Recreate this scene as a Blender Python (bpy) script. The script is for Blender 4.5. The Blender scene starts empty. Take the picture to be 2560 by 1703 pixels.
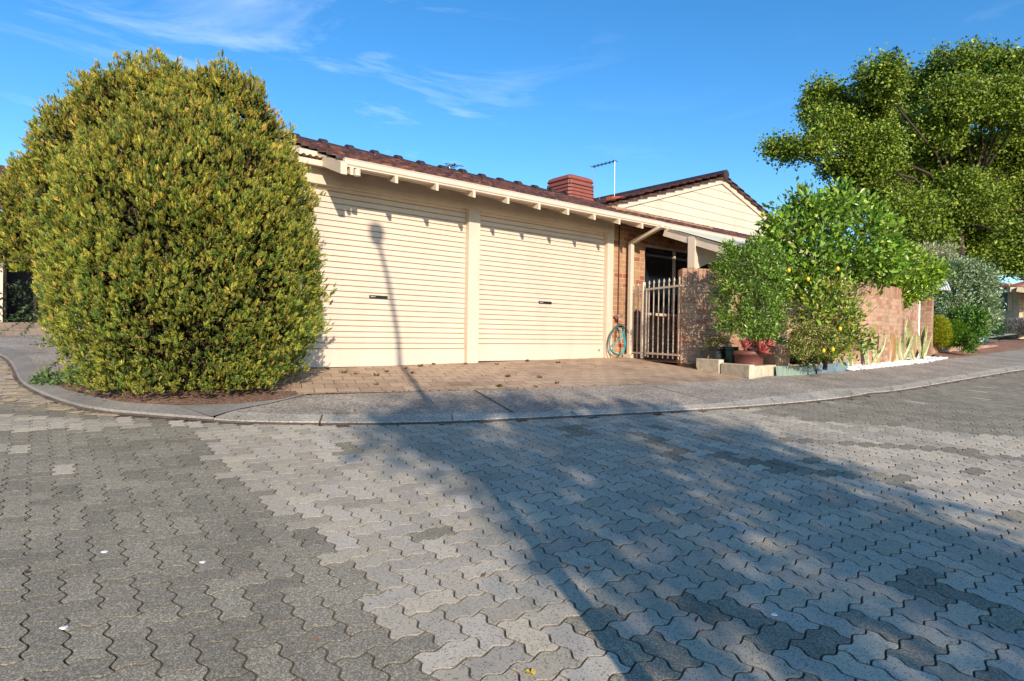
import bpy, bmesh, math, random
import numpy as np
from mathutils import Vector, noise
sc = bpy.context.scene
R = math.radians
# ---------------------------------------------------------------- camera
F, CX, CY = 1560.0, 1280.0, 851.5          # photo pixels (2560 x 1703)
YAW, ROLL = R(39.1), math.atan(.016)
PIT = math.atan((CY - 836.0) / F)
EYE = np.array([0, 0, 1.25])
fw = np.array([math.sin(YAW)*math.cos(PIT), math.cos(YAW)*math.cos(PIT), -math.sin(PIT)])
rt = np.array([math.cos(YAW), -math.sin(YAW), 0.0]); up = np.cross(rt, fw)
CR = rt*math.cos(ROLL) + up*math.sin(ROLL); CU = up*math.cos(ROLL) - rt*math.sin(ROLL)
cam = bpy.data.objects.new('camera', bpy.data.cameras.new('camera'))
sc.collection.objects.link(cam); sc.camera = cam
cam.data.lens = F/2560*36; cam.data.sensor_width = 36; cam.data.clip_end = 800; cam.data.clip_start = .05
from mathutils import Matrix
M = Matrix(((CR[0], CU[0], -fw[0]), (CR[1], CU[1], -fw[1]), (CR[2], CU[2], -fw[2])))
cam.matrix_world = Matrix.Translation(Vector(EYE)) @ M.to_4x4()
# ---------------------------------------------------------------- light
SUN = np.array([.359, .854, -.376]); SUN /= np.linalg.norm(SUN)   # direction the light travels
sun = bpy.data.objects.new('sun', bpy.data.lights.new('sun', 'SUN')); sc.collection.objects.link(sun)
sun.data.energy = 4.5; sun.data.angle = R(.6); sun.data.color = (1, .875, .74)
sun.rotation_euler = Vector(SUN).to_track_quat('-Z', 'Y').to_euler()
ELEV = math.asin(-SUN[2]); AZ = math.atan2(-SUN[0], -SUN[1])
w = bpy.data.worlds.new("World"); sc.world = w; w.use_nodes = True
nt = w.node_tree; nt.nodes.clear()
def nn(nt, t, **k):
    n = nt.nodes.new(t)
    for a, b in k.items():
        if hasattr(n, a): setattr(n, a, b)
        else: n.inputs[a].default_value = b
    return n
sky = nn(nt, 'ShaderNodeTexSky', sky_type='NISHITA', sun_disc=False, sun_elevation=ELEV, sun_rotation=AZ,
         air_density=1.0, dust_density=.3, ozone_density=2.0, altitude=30)
hs = nn(nt, 'ShaderNodeHueSaturation'); hs.inputs['Saturation'].default_value = 1.22
tint = nn(nt, 'ShaderNodeMixRGB', blend_type='MULTIPLY'); tint.inputs[0].default_value = 1; tint.inputs[2].default_value = (.80, .94, 1.06, 1)
nt.links.new(sky.outputs[0], tint.inputs[1]); nt.links.new(tint.outputs[0], hs.inputs['Color'])
tc = nn(nt, 'ShaderNodeTexCoord')
mp = nn(nt, 'ShaderNodeMapping'); mp.inputs['Scale'].default_value = (1.0, 1.0, 5.0); mp.inputs['Rotation'].default_value = (.12, -.16, .3)
nt.links.new(tc.outputs['Generated'], mp.inputs[0])
n1 = nn(nt, 'ShaderNodeTexNoise', Scale=2.3, Detail=9.0, Roughness=.62, Distortion=.9)
nt.links.new(mp.outputs[0], n1.inputs['Vector'])
n2 = nn(nt, 'ShaderNodeTexNoise', Scale=1.1, Detail=3.0); nt.links.new(tc.outputs['Generated'], n2.inputs['Vector'])
r1 = nn(nt, 'ShaderNodeMapRange'); r1.inputs[1].default_value = .57; r1.inputs[2].default_value = 1.1; nt.links.new(n1.outputs[0], r1.inputs[0])
r2 = nn(nt, 'ShaderNodeMapRange'); r2.inputs[1].default_value = .46; r2.inputs[2].default_value = .66; nt.links.new(n2.outputs[0], r2.inputs[0])
mm = nn(nt, 'ShaderNodeMath', operation='MULTIPLY'); nt.links.new(r1.outputs[0], mm.inputs[0]); nt.links.new(r2.outputs[0], mm.inputs[1])
cm = nn(nt, 'ShaderNodeMixRGB'); cm.inputs[2].default_value = (5.6, 6.4, 7.2, 1)
nt.links.new(mm.outputs[0], cm.inputs[0]); nt.links.new(hs.outputs[0], cm.inputs[1])
bg = nn(nt, 'ShaderNodeBackground', Strength=.15); nt.links.new(cm.outputs[0], bg.inputs[0])
wo = nn(nt, 'ShaderNodeOutputWorld'); nt.links.new(bg.outputs[0], wo.inputs[0])
sc.view_settings.view_transform = 'Standard'; sc.view_settings.look = 'None'; sc.view_settings.exposure = .46; sc.view_settings.gamma = 1
# ---------------------------------------------------------------- photo <-> place
def ray(x, y): return fw + CR*(x-CX)/F - CU*(y-CY)/F
def at(x, y, d): return EYE + ray(x, y)*d
def onY(x, y, Y):
    d = ray(x, y); return EYE + d*(Y/d[1])
def onX(x, y, X):
    d = ray(x, y); return EYE + d*(X/d[0])
def proj(P):
    d = np.asarray(P, float)-EYE; z = d@fw
    return CX+F*(d@CR)/z, CY-F*(d@CU)/z
def G(x, y):                                  # height of the ground
    z = .013 + .0734*y + .0378*x
    if x > 8.5: z -= .2*(1-math.exp(-(x-8.5)/2.5))
    z = 1.75 - math.log(1+math.exp(min(60, 7*(1.75-z))))/7
    return max(z, -1.5)
def gp(x, y, dz=0.0):                         # pixel -> point on the ground (+dz)
    d = ray(x, y); t = 1.0
    for _ in range(400):
        P = EYE+d*t
        if P[2] <= G(P[0], P[1])+dz: break
        t *= 1.02
    a, b = t/1.02, t
    for _ in range(30):
        t = (a+b)/2; P = EYE+d*t
        if P[2] <= G(P[0], P[1])+dz: b = t
        else: a = t
    return EYE+d*b
# ---------------------------------------------------------------- materials
def mat(name):
    m = bpy.data.materials.new(name); m.use_nodes = True
    nt = m.node_tree; b = nt.nodes['Principled BSDF']; return m, nt, b
def ramp(nt, stops):
    r = nt.nodes.new('ShaderNodeValToRGB'); e = r.color_ramp.elements
    while len(e) < len(stops): e.new(.5)
    for i, (p, c) in enumerate(stops):
        e[i].position = p; e[i].color = (*c, 1) if len(c) == 3 else c
    return r
def bump(nt, b, src, strength=.3, dist=.01, normal=None):
    n = nn(nt, 'ShaderNodeBump'); n.inputs['Strength'].default_value = strength; n.inputs['Distance'].default_value = dist
    nt.links.new(src, n.inputs['Height'])
    if normal is not None: nt.links.new(normal, n.inputs['Normal'])
    nt.links.new(n.outputs[0], b.inputs['Normal']); return n
def mixc(nt, fac, a, bb, mode='MIX'):
    m = nt.nodes.new('ShaderNodeMixRGB'); m.blend_type = mode
    for s, v in ((0, fac), (1, a), (2, bb)):
        if isinstance(v, (int, float)): m.inputs[s].default_value = v
        elif isinstance(v, tuple): m.inputs[s].default_value = (*v, 1)
        else: nt.links.new(v, m.inputs[s])
    return m.outputs[0]
def coords(nt, kind='Object', scale=(1, 1, 1)):
    t = nn(nt, 'ShaderNodeTexCoord'); mp = nn(nt, 'ShaderNodeMapping'); mp.inputs['Scale'].default_value = scale
    nt.links.new(t.outputs[kind], mp.inputs[0]); return mp.outputs[0]
def noisen(nt, vec, scale, detail=4, rough=.55):
    n = nn(nt, 'ShaderNodeTexNoise', Scale=scale, Detail=float(detail), Roughness=rough)
    nt.links.new(vec, n.inputs['Vector']); return n.outputs[0]
def plain(name, c, rough=.5, metal=0, var=.12, nscale=3, bs=.12, bscale=60, dirt=None, stretch=1.0):
    m, nt, b = mat(name); v = coords(nt)
    n = noisen(nt, v if stretch == 1 else coords(nt, scale=(1, 1, stretch)), nscale, 6, .65)
    d = tuple(x*(1-var) for x in c) if dirt is None else dirt
    r = ramp(nt, [(.3, d), (.62, c)]); nt.links.new(n, r.inputs[0])
    nt.links.new(r.outputs[0], b.inputs['Base Color'])
    b.inputs['Roughness'].default_value = rough; b.inputs['Metallic'].default_value = metal
    if bs: bump(nt, b, noisen(nt, v, bscale, 3), bs, .004)
    return m
CREAM = (.66, .54, .405)
M_ = {}
M_['cream'] = plain('cream_paint', CREAM, .45, var=.13, nscale=3.5, stretch=.3)
M_['cream_wood'] = plain('cream_painted_wood', (.64, .52, .37), .55, var=.1, nscale=5, bs=.25, bscale=40)
M_['cream_dull'] = plain('cream_weathered', (.6, .5, .36), .6, var=.14, nscale=4)
M_['door'] = plain('door_steel', (.655, .535, .415), .42, var=.11, nscale=3.2, bs=.25, bscale=4, stretch=.25)
M_['doorgap'] = plain('door_groove', (.48, .34, .19), .7)
M_['white'] = plain('white_paint', (.8, .77, .7), .5, var=.06)
M_['black'] = plain('black_plastic', (.012, .012, .014), .4, bs=.1)
M_['darkin'] = plain('dark_interior', (.012, .008, .006), .8)
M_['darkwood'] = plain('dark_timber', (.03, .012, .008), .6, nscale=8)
M_['rust'] = plain('dark_pipe_paint', (.07, .02, .012), .5)
M_['steel'] = plain('galvanised_steel', (.30, .34, .32), .38, .7, var=.2, nscale=6)
M_['metal_dark'] = plain('antenna_metal', (.05, .05, .05), .4, .5)
M_['metal'] = plain('silver_metal', (.55, .55, .55), .35, .8)
M_['lime'] = plain('limestone', (.62, .52, .36), .9, var=.3, nscale=14, bs=.9, bscale=45, dirt=(.40, .33, .22))
M_['edgeG'] = plain('painted_sheet_green', (.30, .38, .30), .45, .2, var=.15)
M_['edgeB'] = plain('painted_sheet_blue', (.21, .28, .32), .45, .3, var=.2, nscale=8)
M_['hose'] = plain('turquoise_hose', (.02, .38, .42), .4, var=.2, nscale=20)
M_['hose2'] = plain('dark_green_hose', (.05, .13, .12), .45, var=.2, nscale=20)
M_['terra'] = plain('terracotta_plastic', (.15, .048, .036), .5, var=.2, nscale=10)
M_['sand'] = plain('beige_glazed_pot', (.42, .27, .17), .6, var=.2, nscale=9)
M_['potw'] = plain('white_pot_glaze', (.75, .74, .72), .35)
M_['potteal'] = plain('teal_pot_glaze', (.03, .16, .22), .3)
M_['bark'] = plain('bark', (.065, .045, .03), .9, var=.5, nscale=18, bs=.8, bscale=30)
M_['barkg'] = plain('grey_bark', (.22, .17, .12), .9, var=.4, nscale=18, bs=.6, bscale=30)
M_['pebble'] = plain('white_pebble', (.80, .79, .76), .6, var=.12, nscale=9)
M_['rock'] = plain('dark_gravel', (.06, .065, .07), .8, var=.4, nscale=9)
M_['lemon'] = plain('lemon_skin', (.80, .52, .02), .45, bs=.4, bscale=200)
M_['orange_tile'] = plain('orange_tile', (.42, .10, .035), .7, var=.35, nscale=6)
M_['cooler'] = plain('cooler_plastic', (.27, .075, .05), .6, var=.15, nscale=6)
M_['cooler_in'] = plain('cooler_dark', (.035, .015, .012), .8)
M_['awn1'] = plain('awning_white', (.75, .74, .72), .6); M_['awn2'] = plain('awning_grey', (.28, .27, .27), .6)

m, nt_, b = mat('window_glass'); b.inputs['Base Color'].default_value = (.010, .010, .011, 1); b.inputs['Roughness'].default_value = .12
b.inputs['Specular IOR Level'].default_value = .18; M_['glassdark'] = m
m, nt_, b = mat('flyscreen'); b.inputs['Base Color'].default_value = (.03, .035, .045, 1); b.inputs['Roughness'].default_value = .6; M_['screen'] = m
m, nt_, b = mat('solar_panel'); b.inputs['Base Color'].default_value = (.01, .012, .03, 1); b.inputs['Roughness'].default_value = .12; M_['solar'] = m
m, nt_, b = mat('clear_sheet'); b.inputs['Base Color'].default_value = (.62, .60, .46, 1); b.inputs['Roughness'].default_value = .7
b.inputs['Transmission Weight'].default_value = .12; b.inputs['Specular IOR Level'].default_value = .1; M_['sheet'] = m
def brick_mat(name, c1, c2, c3, mort, bw=.24, rh=.086, ms=.011, spots=.9, uv='UV', off=.5, bs=.5, vscale=1.0):
    m, nt, b = mat(name)
    t = nn(nt, 'ShaderNodeTexCoord'); vec = t.outputs[uv]
    br = nn(nt, 'ShaderNodeTexBrick'); br.offset = off
    for k, v in (('Color1', (*c1, 1)), ('Color2', (*c2, 1)), ('Mortar', (*mort, 1))): br.inputs[k].default_value = v
    br.inputs['Scale'].default_value = 1; br.inputs['Brick Width'].default_value = bw; br.inputs['Row Height'].default_value = rh
    br.inputs['Mortar Size'].default_value = ms/2; br.inputs['Mortar Smooth'].default_value = .25; br.inputs['Bias'].default_value = -.15
    nt.links.new(vec, br.inputs['Vector'])
    # a second brick lookup (same grid) gives a further tint for some bricks
    b2 = nn(nt, 'ShaderNodeTexBrick'); b2.offset = off
    for k, v in (('Color1', (0, 0, 0, 1)), ('Color2', (1, 1, 1, 1)), ('Mortar', (0, 0, 0, 1))): b2.inputs[k].default_value = v
    b2.inputs['Scale'].default_value = 1; b2.inputs['Brick Width'].default_value = bw; b2.inputs['Row Height'].default_value = rh
    b2.inputs['Mortar Size'].default_value = ms/2; b2.inputs['Bias'].default_value = 0
    mp = nn(nt, 'ShaderNodeMapping'); mp.inputs['Location'].default_value = (bw*8, rh*14, 0); nt.links.new(vec, mp.inputs[0]); nt.links.new(mp.outputs[0], b2.inputs['Vector'])
    r = ramp(nt, [(.72, (0, 0, 0)), (.86, (1, 1, 1))]); nt.links.new(b2.outputs[0], r.inputs[0])
    inv = nn(nt, 'ShaderNodeMath', operation='SUBTRACT'); inv.inputs[0].default_value = 1; nt.links.new(br.outputs['Fac'], inv.inputs[1])
    ml = nn(nt, 'ShaderNodeMath', operation='MULTIPLY'); nt.links.new(r.outputs[0], ml.inputs[0]); nt.links.new(inv.outputs[0], ml.inputs[1])
    c = mixc(nt, ml.outputs[0], br.outputs['Color'], c3)
    ob = coords(nt)
    n = noisen(nt, ob, 9*vscale, 5, .7); rr = ramp(nt, [(.3, (.78, .76, .74)), (.7, (1.12, 1.1, 1.08))]); nt.links.new(n, rr.inputs[0])
    c = mixc(nt, 1.0, c, rr.outputs[0], 'MULTIPLY')
    nl = noisen(nt, ob, 1.1*vscale, 7, .7); rl_ = ramp(nt, [(.33, (.66, .64, .60)), (.5, (1, 1, 1)), (.7, (1.08, 1.07, 1.05))]); nt.links.new(nl, rl_.inputs[0])
    c = mixc(nt, 1.0, c, rl_.outputs[0], 'MULTIPLY')
    vo = nn(nt, 'ShaderNodeTexVoronoi'); vo.inputs['Scale'].default_value = 42*vscale; nt.links.new(ob, vo.inputs['Vector'])
    rv = ramp(nt, [(.0, (1, 1, 1)), (.14, (1, 1, 1)), (.2, (0, 0, 0))]); nt.links.new(vo.outputs['Distance'], rv.inputs[0])
    nsp = noisen(nt, ob, 13*vscale, 2); rs = ramp(nt, [(.5, (0, 0, 0)), (.6, (1, 1, 1))]); nt.links.new(nsp, rs.inputs[0])
    mk = nn(nt, 'ShaderNodeMath', operation='MULTIPLY'); nt.links.new(rv.outputs[0], mk.inputs[0]); nt.links.new(rs.outputs[0], mk.inputs[1])
    mk2 = nn(nt, 'ShaderNodeMath', operation='MULTIPLY'); nt.links.new(mk.outputs[0], mk2.inputs[0]); mk2.inputs[1].default_value = spots
    c = mixc(nt, mk2.outputs[0], c, (.05, .025, .02))
    nt.links.new(c, b.inputs['Base Color']); b.inputs['Roughness'].default_value = .88
    hn = nn(nt, 'ShaderNodeMath', operation='MULTIPLY_ADD'); nt.links.new(noisen(nt, ob, 120, 3), hn.inputs[0]); hn.inputs[1].default_value = .25; nt.links.new(inv.outputs[0], hn.inputs[2])
    bump(nt, b, hn.outputs[0], bs, .006)
    return m
M_['brick'] = brick_mat('tan_face_brick', (.42, .235, .12), (.36, .19, .10), (.31, .10, .055), (.52, .38, .25))
M_['brickw'] = brick_mat('pink_wall_brick', (.47, .30, .19), (.42, .255, .16), (.37, .18, .11), (.34, .23, .155), ms=.014)
M_['soldier'] = brick_mat('soldier_brick', (.44, .26, .16), (.38, .21, .13), (.34, .16, .10), (.18, .11, .07), ms=.016, bw=.086, rh=.4, off=0)
M_['brickfar'] = brick_mat('cream_face_brick', (.62, .46, .30), (.56, .40, .26), (.50, .35, .22), (.66, .54, .40))
M_['drive'] = brick_mat('driveway_paver', (.50, .36, .235), (.45, .32, .21), (.40, .27, .18), (.13, .085, .05), bw=.235, rh=.225, ms=.010, spots=.5, bs=.6)
M_['drivew'] = M_['drive']
M_['pathbrick'] = brick_mat('path_brick', (.36, .19, .115), (.30, .15, .09), (.27, .11, .07), (.20, .12, .075), bw=.23, rh=.115, ms=.01, spots=.2)
def aggregate(name, base, dark, light, scale=90, amt=.9, big=.35):
    m, nt, b = mat(name); v = coords(nt)
    vo = nn(nt, 'ShaderNodeTexVoronoi'); vo.inputs['Scale'].default_value = scale; nt.links.new(v, vo.inputs['Vector'])
    sp = nn(nt, 'ShaderNodeSeparateColor'); nt.links.new(vo.outputs['Color'], sp.inputs[0])
    r = ramp(nt, [(.0, dark), (.22, dark), (.38, base), (.8, base), (.92, light)]); nt.links.new(sp.outputs[0], r.inputs[0])
    n = noisen(nt, v, 1.6, 6, .65); rr = ramp(nt, [(.3, (1-big,)*3), (.7, (1+big*.5,)*3)]); nt.links.new(n, rr.inputs[0])
    c = mixc(nt, amt, base, r.outputs[0]); c = mixc(nt, 1.0, c, rr.outputs[0], 'MULTIPLY')
    nt.links.new(c, b.inputs['Base Color']); b.inputs['Roughness'].default_value = .9
    bump(nt, b, vo.outputs['Distance'], .35, .004); return m
M_['agg'] = aggregate('exposed_aggregate', (.36, .30, .23), (.17, .14, .115), (.58, .50, .40), 70)
M_['kerb'] = aggregate('kerb_concrete', (.44, .39, .31), (.22, .195, .165), (.6, .54, .44), 85, .75)
M_['kerbs'] = aggregate('smooth_kerb_concrete', (.27, .24, .20), (.16, .15, .135), (.4, .36, .31), 110, .6)
M_['mulch'] = aggregate('red_mulch', (.25, .13, .08), (.09, .05, .03), (.40, .25, .16), 60, .9)
M_['soil'] = plain('sandy_joint', (.15, .105, .07), .95, var=.5, nscale=5, bs=.6, bscale=120, dirt=(.05, .035, .025))
M_['earth'] = plain('earth', (.22, .15, .10), .95, var=.4, nscale=2, bs=.5)
M_['conc'] = plain('pale_concrete', (.46, .43, .38), .9, var=.2)
# pavers: colour of each paver stored per face
m, nt_, b = mat('concrete_paver'); v = coords(nt_)
a = nn(nt_, 'ShaderNodeVertexColor', layer_name='Col')
sepa = nn(nt_, 'ShaderNodeSeparateColor'); nt_.links.new(a.outputs[0], sepa.inputs[0])
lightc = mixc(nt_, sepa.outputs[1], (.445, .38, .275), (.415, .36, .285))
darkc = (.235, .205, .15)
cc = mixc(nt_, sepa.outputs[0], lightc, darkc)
vo = nn(nt_, 'ShaderNodeTexVoronoi'); vo.inputs['Scale'].default_value = 210; nt_.links.new(v, vo.inputs['Vector'])
s2 = nn(nt_, 'ShaderNodeSeparateColor'); nt_.links.new(vo.outputs['Color'], s2.inputs[0])
rl = ramp(nt_, [(.0, (.45, .44, .43)), (.10, (.5, .49, .48)), (.16, (1, 1, 1)), (.88, (1.04, 1.04, 1.04)), (.96, (1.2, 1.19, 1.17))]); nt_.links.new(s2.outputs[0], rl.inputs[0])
rd_ = ramp(nt_, [(.0, (.6, .59, .58)), (.3, (.8, .8, .8)), (.6, (1, 1, 1)), (.8, (1.3, 1.28, 1.24)), (.95, (1.75, 1.7, 1.6))]); nt_.links.new(s2.outputs[1], rd_.inputs[0])
sp_ = mixc(nt_, sepa.outputs[0], rl.outputs[0], rd_.outputs[0])
cc = mixc(nt_, 1.0, cc, sp_, 'MULTIPLY')
nb = noisen(nt_, v, 1.3, 7, .68); rb = ramp(nt_, [(.28, (.80, .79, .77)), (.5, (1, 1, 1)), (.72, (1.1, 1.1, 1.1))]); nt_.links.new(nb, rb.inputs[0])
cc = mixc(nt_, 1.0, cc, rb.outputs[0], 'MULTIPLY')
bw_ = nn(nt_, 'ShaderNodeMath', operation='MULTIPLY_ADD'); nt_.links.new(sepa.outputs[2], bw_.inputs[0]); bw_.inputs[1].default_value = .34; bw_.inputs[2].default_value = .83
cmb = nn(nt_, 'ShaderNodeCombineColor')
for i in range(3): nt_.links.new(bw_.outputs[0], cmb.inputs[i])
cc = mixc(nt_, 1.0, cc, cmb.outputs[0], 'MULTIPLY')
nt_.links.new(cc, b.inputs['Base Color']); b.inputs['Roughness'].default_value = .85
bump(nt_, b, s2.outputs[2], .35, .0025); M_['paver'] = m
def leafmat(name, rough=.45, trans=.25, spec=.4):
    m, nt, b = mat(name); a = nn(nt, 'ShaderNodeVertexColor', layer_name='Col')
    nt.links.new(a.outputs[0], b.inputs['Base Color']); b.inputs['Roughness'].default_value = rough
    b.inputs['Specular IOR Level'].default_value = spec
    t = nn(nt, 'ShaderNodeBsdfTranslucent'); g = nn(nt, 'ShaderNodeGamma'); g.inputs[1].default_value = .85
    nt.links.new(a.outputs[0], g.inputs[0]); nt.links.new(g.outputs[0], t.inputs[0])
    mx = nn(nt, 'ShaderNodeMixShader'); mx.inputs[0].default_value = trans
    o = nt.nodes['Material Output']; nt.links.new(b.outputs[0], mx.inputs[1]); nt.links.new(t.outputs[0], mx.inputs[2]); nt.links.new(mx.outputs[0], o.inputs[0])
    return m
M_['leaf'] = leafmat('leaf'); M_['gloss'] = leafmat('glossy_leaf', .32, .25, .5); M_['needle'] = leafmat('conifer_needle', .6, .15, .2)
M_['petal'] = leafmat('succulent_leaf', .4, .12, .4)
# roof tiles
m, nt_, b = mat('roof_tile'); v = coords(nt_)
n = noisen(nt_, v, 5, 8, .75); r = ramp(nt_, [(.3, (.012, .009, .009)), (.48, (.055, .025, .018)), (.6, (.17, .055, .03)), (.72, (.34, .13, .07))]); nt_.links.new(n, r.inputs[0])
n2_ = noisen(nt_, v, 16, 4, .6); r2_ = ramp(nt_, [(.66, (0, 0, 0)), (.72, (1, 1, 1))]); nt_.links.new(n2_, r2_.inputs[0])
c = mixc(nt_, r2_.outputs[0], r.outputs[0], (.5, .46, .38)); nt_.links.new(c, b.inputs['Base Color']); b.inputs['Roughness'].default_value = .55
bump(nt_, b, n2_, .5, .01); M_['tile'] = m
M_['ridge'] = plain('ridge_tile', (.06, .03, .025), .5, var=.6, nscale=9, dirt=(.02, .014, .014))
# ---------------------------------------------------------------- mesh builder
def tag(o, label=None, cat=None, group=None, kind=None):
    if label: o['label'] = label
    if cat: o['category'] = cat
    if group: o['group'] = group
    if kind: o['kind'] = kind
    return o
class MB:
    def __init__(s): s.v = []; s.f = []; s.uv = []; s.mi = []
    def face(s, pts, uvs=None, mi=0):
        i = len(s.v); s.v += [tuple(map(float, p)) for p in pts]; s.f.append(tuple(range(i, i+len(pts)))); s.mi.append(mi)
        if uvs is None:
            p = [Vector(q) for q in pts]; n = (p[1]-p[0]).cross(p[2]-p[0])
            if n.length < 1e-12 and len(p) > 3: n = (p[2]-p[0]).cross(p[3]-p[0])
            if n.length > 0: n.normalize()
            if abs(n.z) > .75: uvs = [(q.x, q.y) for q in p]
            else:
                t = Vector((-n.y, n.x, 0))
                if t.length < 1e-6: t = Vector((1, 0, 0))
                t.normalize()
                if abs(t.x) > abs(t.y):
                    if t.x < 0: t = -t
                elif t.y < 0: t = -t
                uvs = [(q.dot(t), q.z) for q in p]
        s.uv.append(uvs)
    def hexa(s, b4, t4, mi=0):                # bottom ring ccw, top ring ccw
        s.face(b4[::-1], mi=mi); s.face(t4, mi=mi)
        for i in range(4):
            j = (i+1) % 4; s.face([b4[i], b4[j], t4[j], t4[i]], mi=mi)
    def box(s, x0, x1, y0, y1, z0, z1, mi=0):
        s.hexa([(x0, y0, z0), (x1, y0, z0), (x1, y1, z0), (x0, y1, z0)], [(x0, y0, z1), (x1, y0, z1), (x1, y1, z1), (x0, y1, z1)], mi)
    def beam(s, a, b, w, h, mi=0, up=(0, 0, 1)):      # bar from a to b
        a, b = Vector(a), Vector(b); d = (b-a).normalized(); u = Vector(up)
        if abs(d.dot(u)) > .99: u = Vector((0, 1, 0))
        sd = d.cross(u).normalized(); u = sd.cross(d)
        q = [(-w/2, -h/2), (w/2, -h/2), (w/2, h/2), (-w/2, h/2)]
        A = [a+sd*x+u*y for x, y in q]; B = [b+sd*x+u*y for x, y in q]
        s.face(A); s.face(B[::-1])
        for i in range(4):
            j = (i+1) % 4; s.face([A[j], A[i], B[i], B[j]], mi=mi)
    def tube(s, pts, rad, n=8, mi=0, cap=True):
        pts = [Vector(p) for p in pts]; rs = rad if isinstance(rad, (list, tuple)) else [rad]*len(pts); rings = []
        prev = None
        for i, p in enumerate(pts):
            d = (pts[min(i+1, len(pts)-1)]-pts[max(i-1, 0)]); d = d.normalized() if d.length > 1e-9 else Vector((0, 0, 1))
            u = prev if prev is not None else (Vector((0, 0, 1)) if abs(d.z) < .9 else Vector((1, 0, 0)))
            sd = d.cross(u); sd = sd.normalized() if sd.length > 1e-6 else Vector((1, 0, 0)); u = sd.cross(d).normalized(); prev = u
            rings.append([p+(sd*math.cos(2*PI*k/n)+u*math.sin(2*PI*k/n))*rs[i] for k in range(n)])
        base = len(s.v)
        for r in rings: s.v += [tuple(q) for q in r]
        for i in range(len(rings)-1):
            for k in range(n):
                a = base+i*n+k; b = base+i*n+(k+1) % n; s.f.append((a, b, b+n, a+n)); s.uv.append([(0, 0)]*4); s.mi.append(mi)
        if cap:
            for i, rv in ((0, True), (len(rings)-1, False)):
                f = [base+i*n+k for k in range(n)]; s.f.append(tuple(f[::-1] if rv else f)); s.uv.append([(0, 0)]*n); s.mi.append(mi)
    def lathe(s, c, prof, n=28, mi=0, capb=True, wob=0):
        base = len(s.v)
        for r, z in prof:
            for k in range(n):
                a = 2*PI*k/n; rr = r*(1+wob*math.sin(3*a)); s.v.append((c[0]+rr*math.cos(a), c[1]+rr*math.sin(a), c[2]+z))
        for i in range(len(prof)-1):
            for k in range(n):
                a = base+i*n+k; b = base+i*n+(k+1) % n; s.f.append((a, b, b+n, a+n)); s.uv.append([(0, 0)]*4); s.mi.append(mi)
        if capb: s.f.append(tuple(base+k for k in range(n))[::-1]); s.uv.append([(0, 0)]*n); s.mi.append(mi)
    def build(s, name, mats, parent=None, smooth=False, loc=None):
        me = bpy.data.meshes.new(name)
        vs = s.v if loc is None else [(a-loc[0], b-loc[1], c-loc[2]) for a, b, c in s.v]
        me.from_pydata(vs, [], s.f)
        uvl = me.uv_layers.new(name='UVMap'); flat = [c for f in s.uv for u in f for c in u]
        uvl.data.foreach_set('uv', flat)
        mats = mats if isinstance(mats, (list, tuple)) else [mats]
        for q in mats: me.materials.append(q)
        me.polygons.foreach_set('material_index', s.mi)
        if smooth: me.polygons.foreach_set('use_smooth', [True]*len(s.f))
        me.update()
        o = bpy.data.objects.new(name, me); sc.collection.objects.link(o)
        if loc is not None: o.location = loc
        if parent is not None: o.parent = parent; o.matrix_parent_inverse = Matrix.Translation(-Vector(parent.location))
        return o
PI = math.pi
def empty(name, loc, label, cat, group=None):
    o = bpy.data.objects.new(name, None); sc.collection.objects.link(o); o.location = loc; o.empty_display_size = .2
    return tag(o, label, cat, group)
def bevel(o, w=.004, seg=2):
    b = o.modifiers.new('bevel', 'BEVEL'); b.width = w; b.segments = seg; b.limit_method = 'ANGLE'; return o
def weld(o):
    bm = bmesh.new(); bm.from_mesh(o.data); bmesh.ops.remove_doubles(bm, verts=bm.verts, dist=.0002); bmesh.ops.recalc_face_normals(bm, faces=bm.faces); bm.to_mesh(o.data); bm.free(); return o
# leaves: many small folded leaf faces as one foliage mesh
def foliage(name, P, D, S, C, material, parent=None, wid=.42, fold=.25, shape='leaf', seed=1, label=None):
    rng = np.random.default_rng(seed); P = np.asarray(P, float); n = len(P); D = np.asarray(D, float)
    D = D/np.maximum(np.linalg.norm(D, axis=1, keepdims=True), 1e-6)
    r = rng.normal(size=(n, 3)); sd = np.cross(D, r); sd /= np.maximum(np.linalg.norm(sd, axis=1, keepdims=True), 1e-6); nm = np.cross(sd, D)
    S = np.asarray(S, float).reshape(-1, 1)*np.ones((n, 1)); W = S*wid
    p0 = P; p1 = P+D*S*.5+sd*W*.5+nm*W*fold; p2 = P+D*S-nm*W*fold*.5; p3 = P+D*S*.5-sd*W*.5+nm*W*fold
    V = np.stack([p0, p1, p2, p3], 1).reshape(-1, 3)
    idx = np.arange(n)*4
    tri = np.stack([idx, idx+1, idx+2, idx, idx+2, idx+3], 1).reshape(-1)
    return rawmesh(name, V, tri, np.repeat(np.asarray(C, float), 4, axis=0), material, parent)
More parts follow.
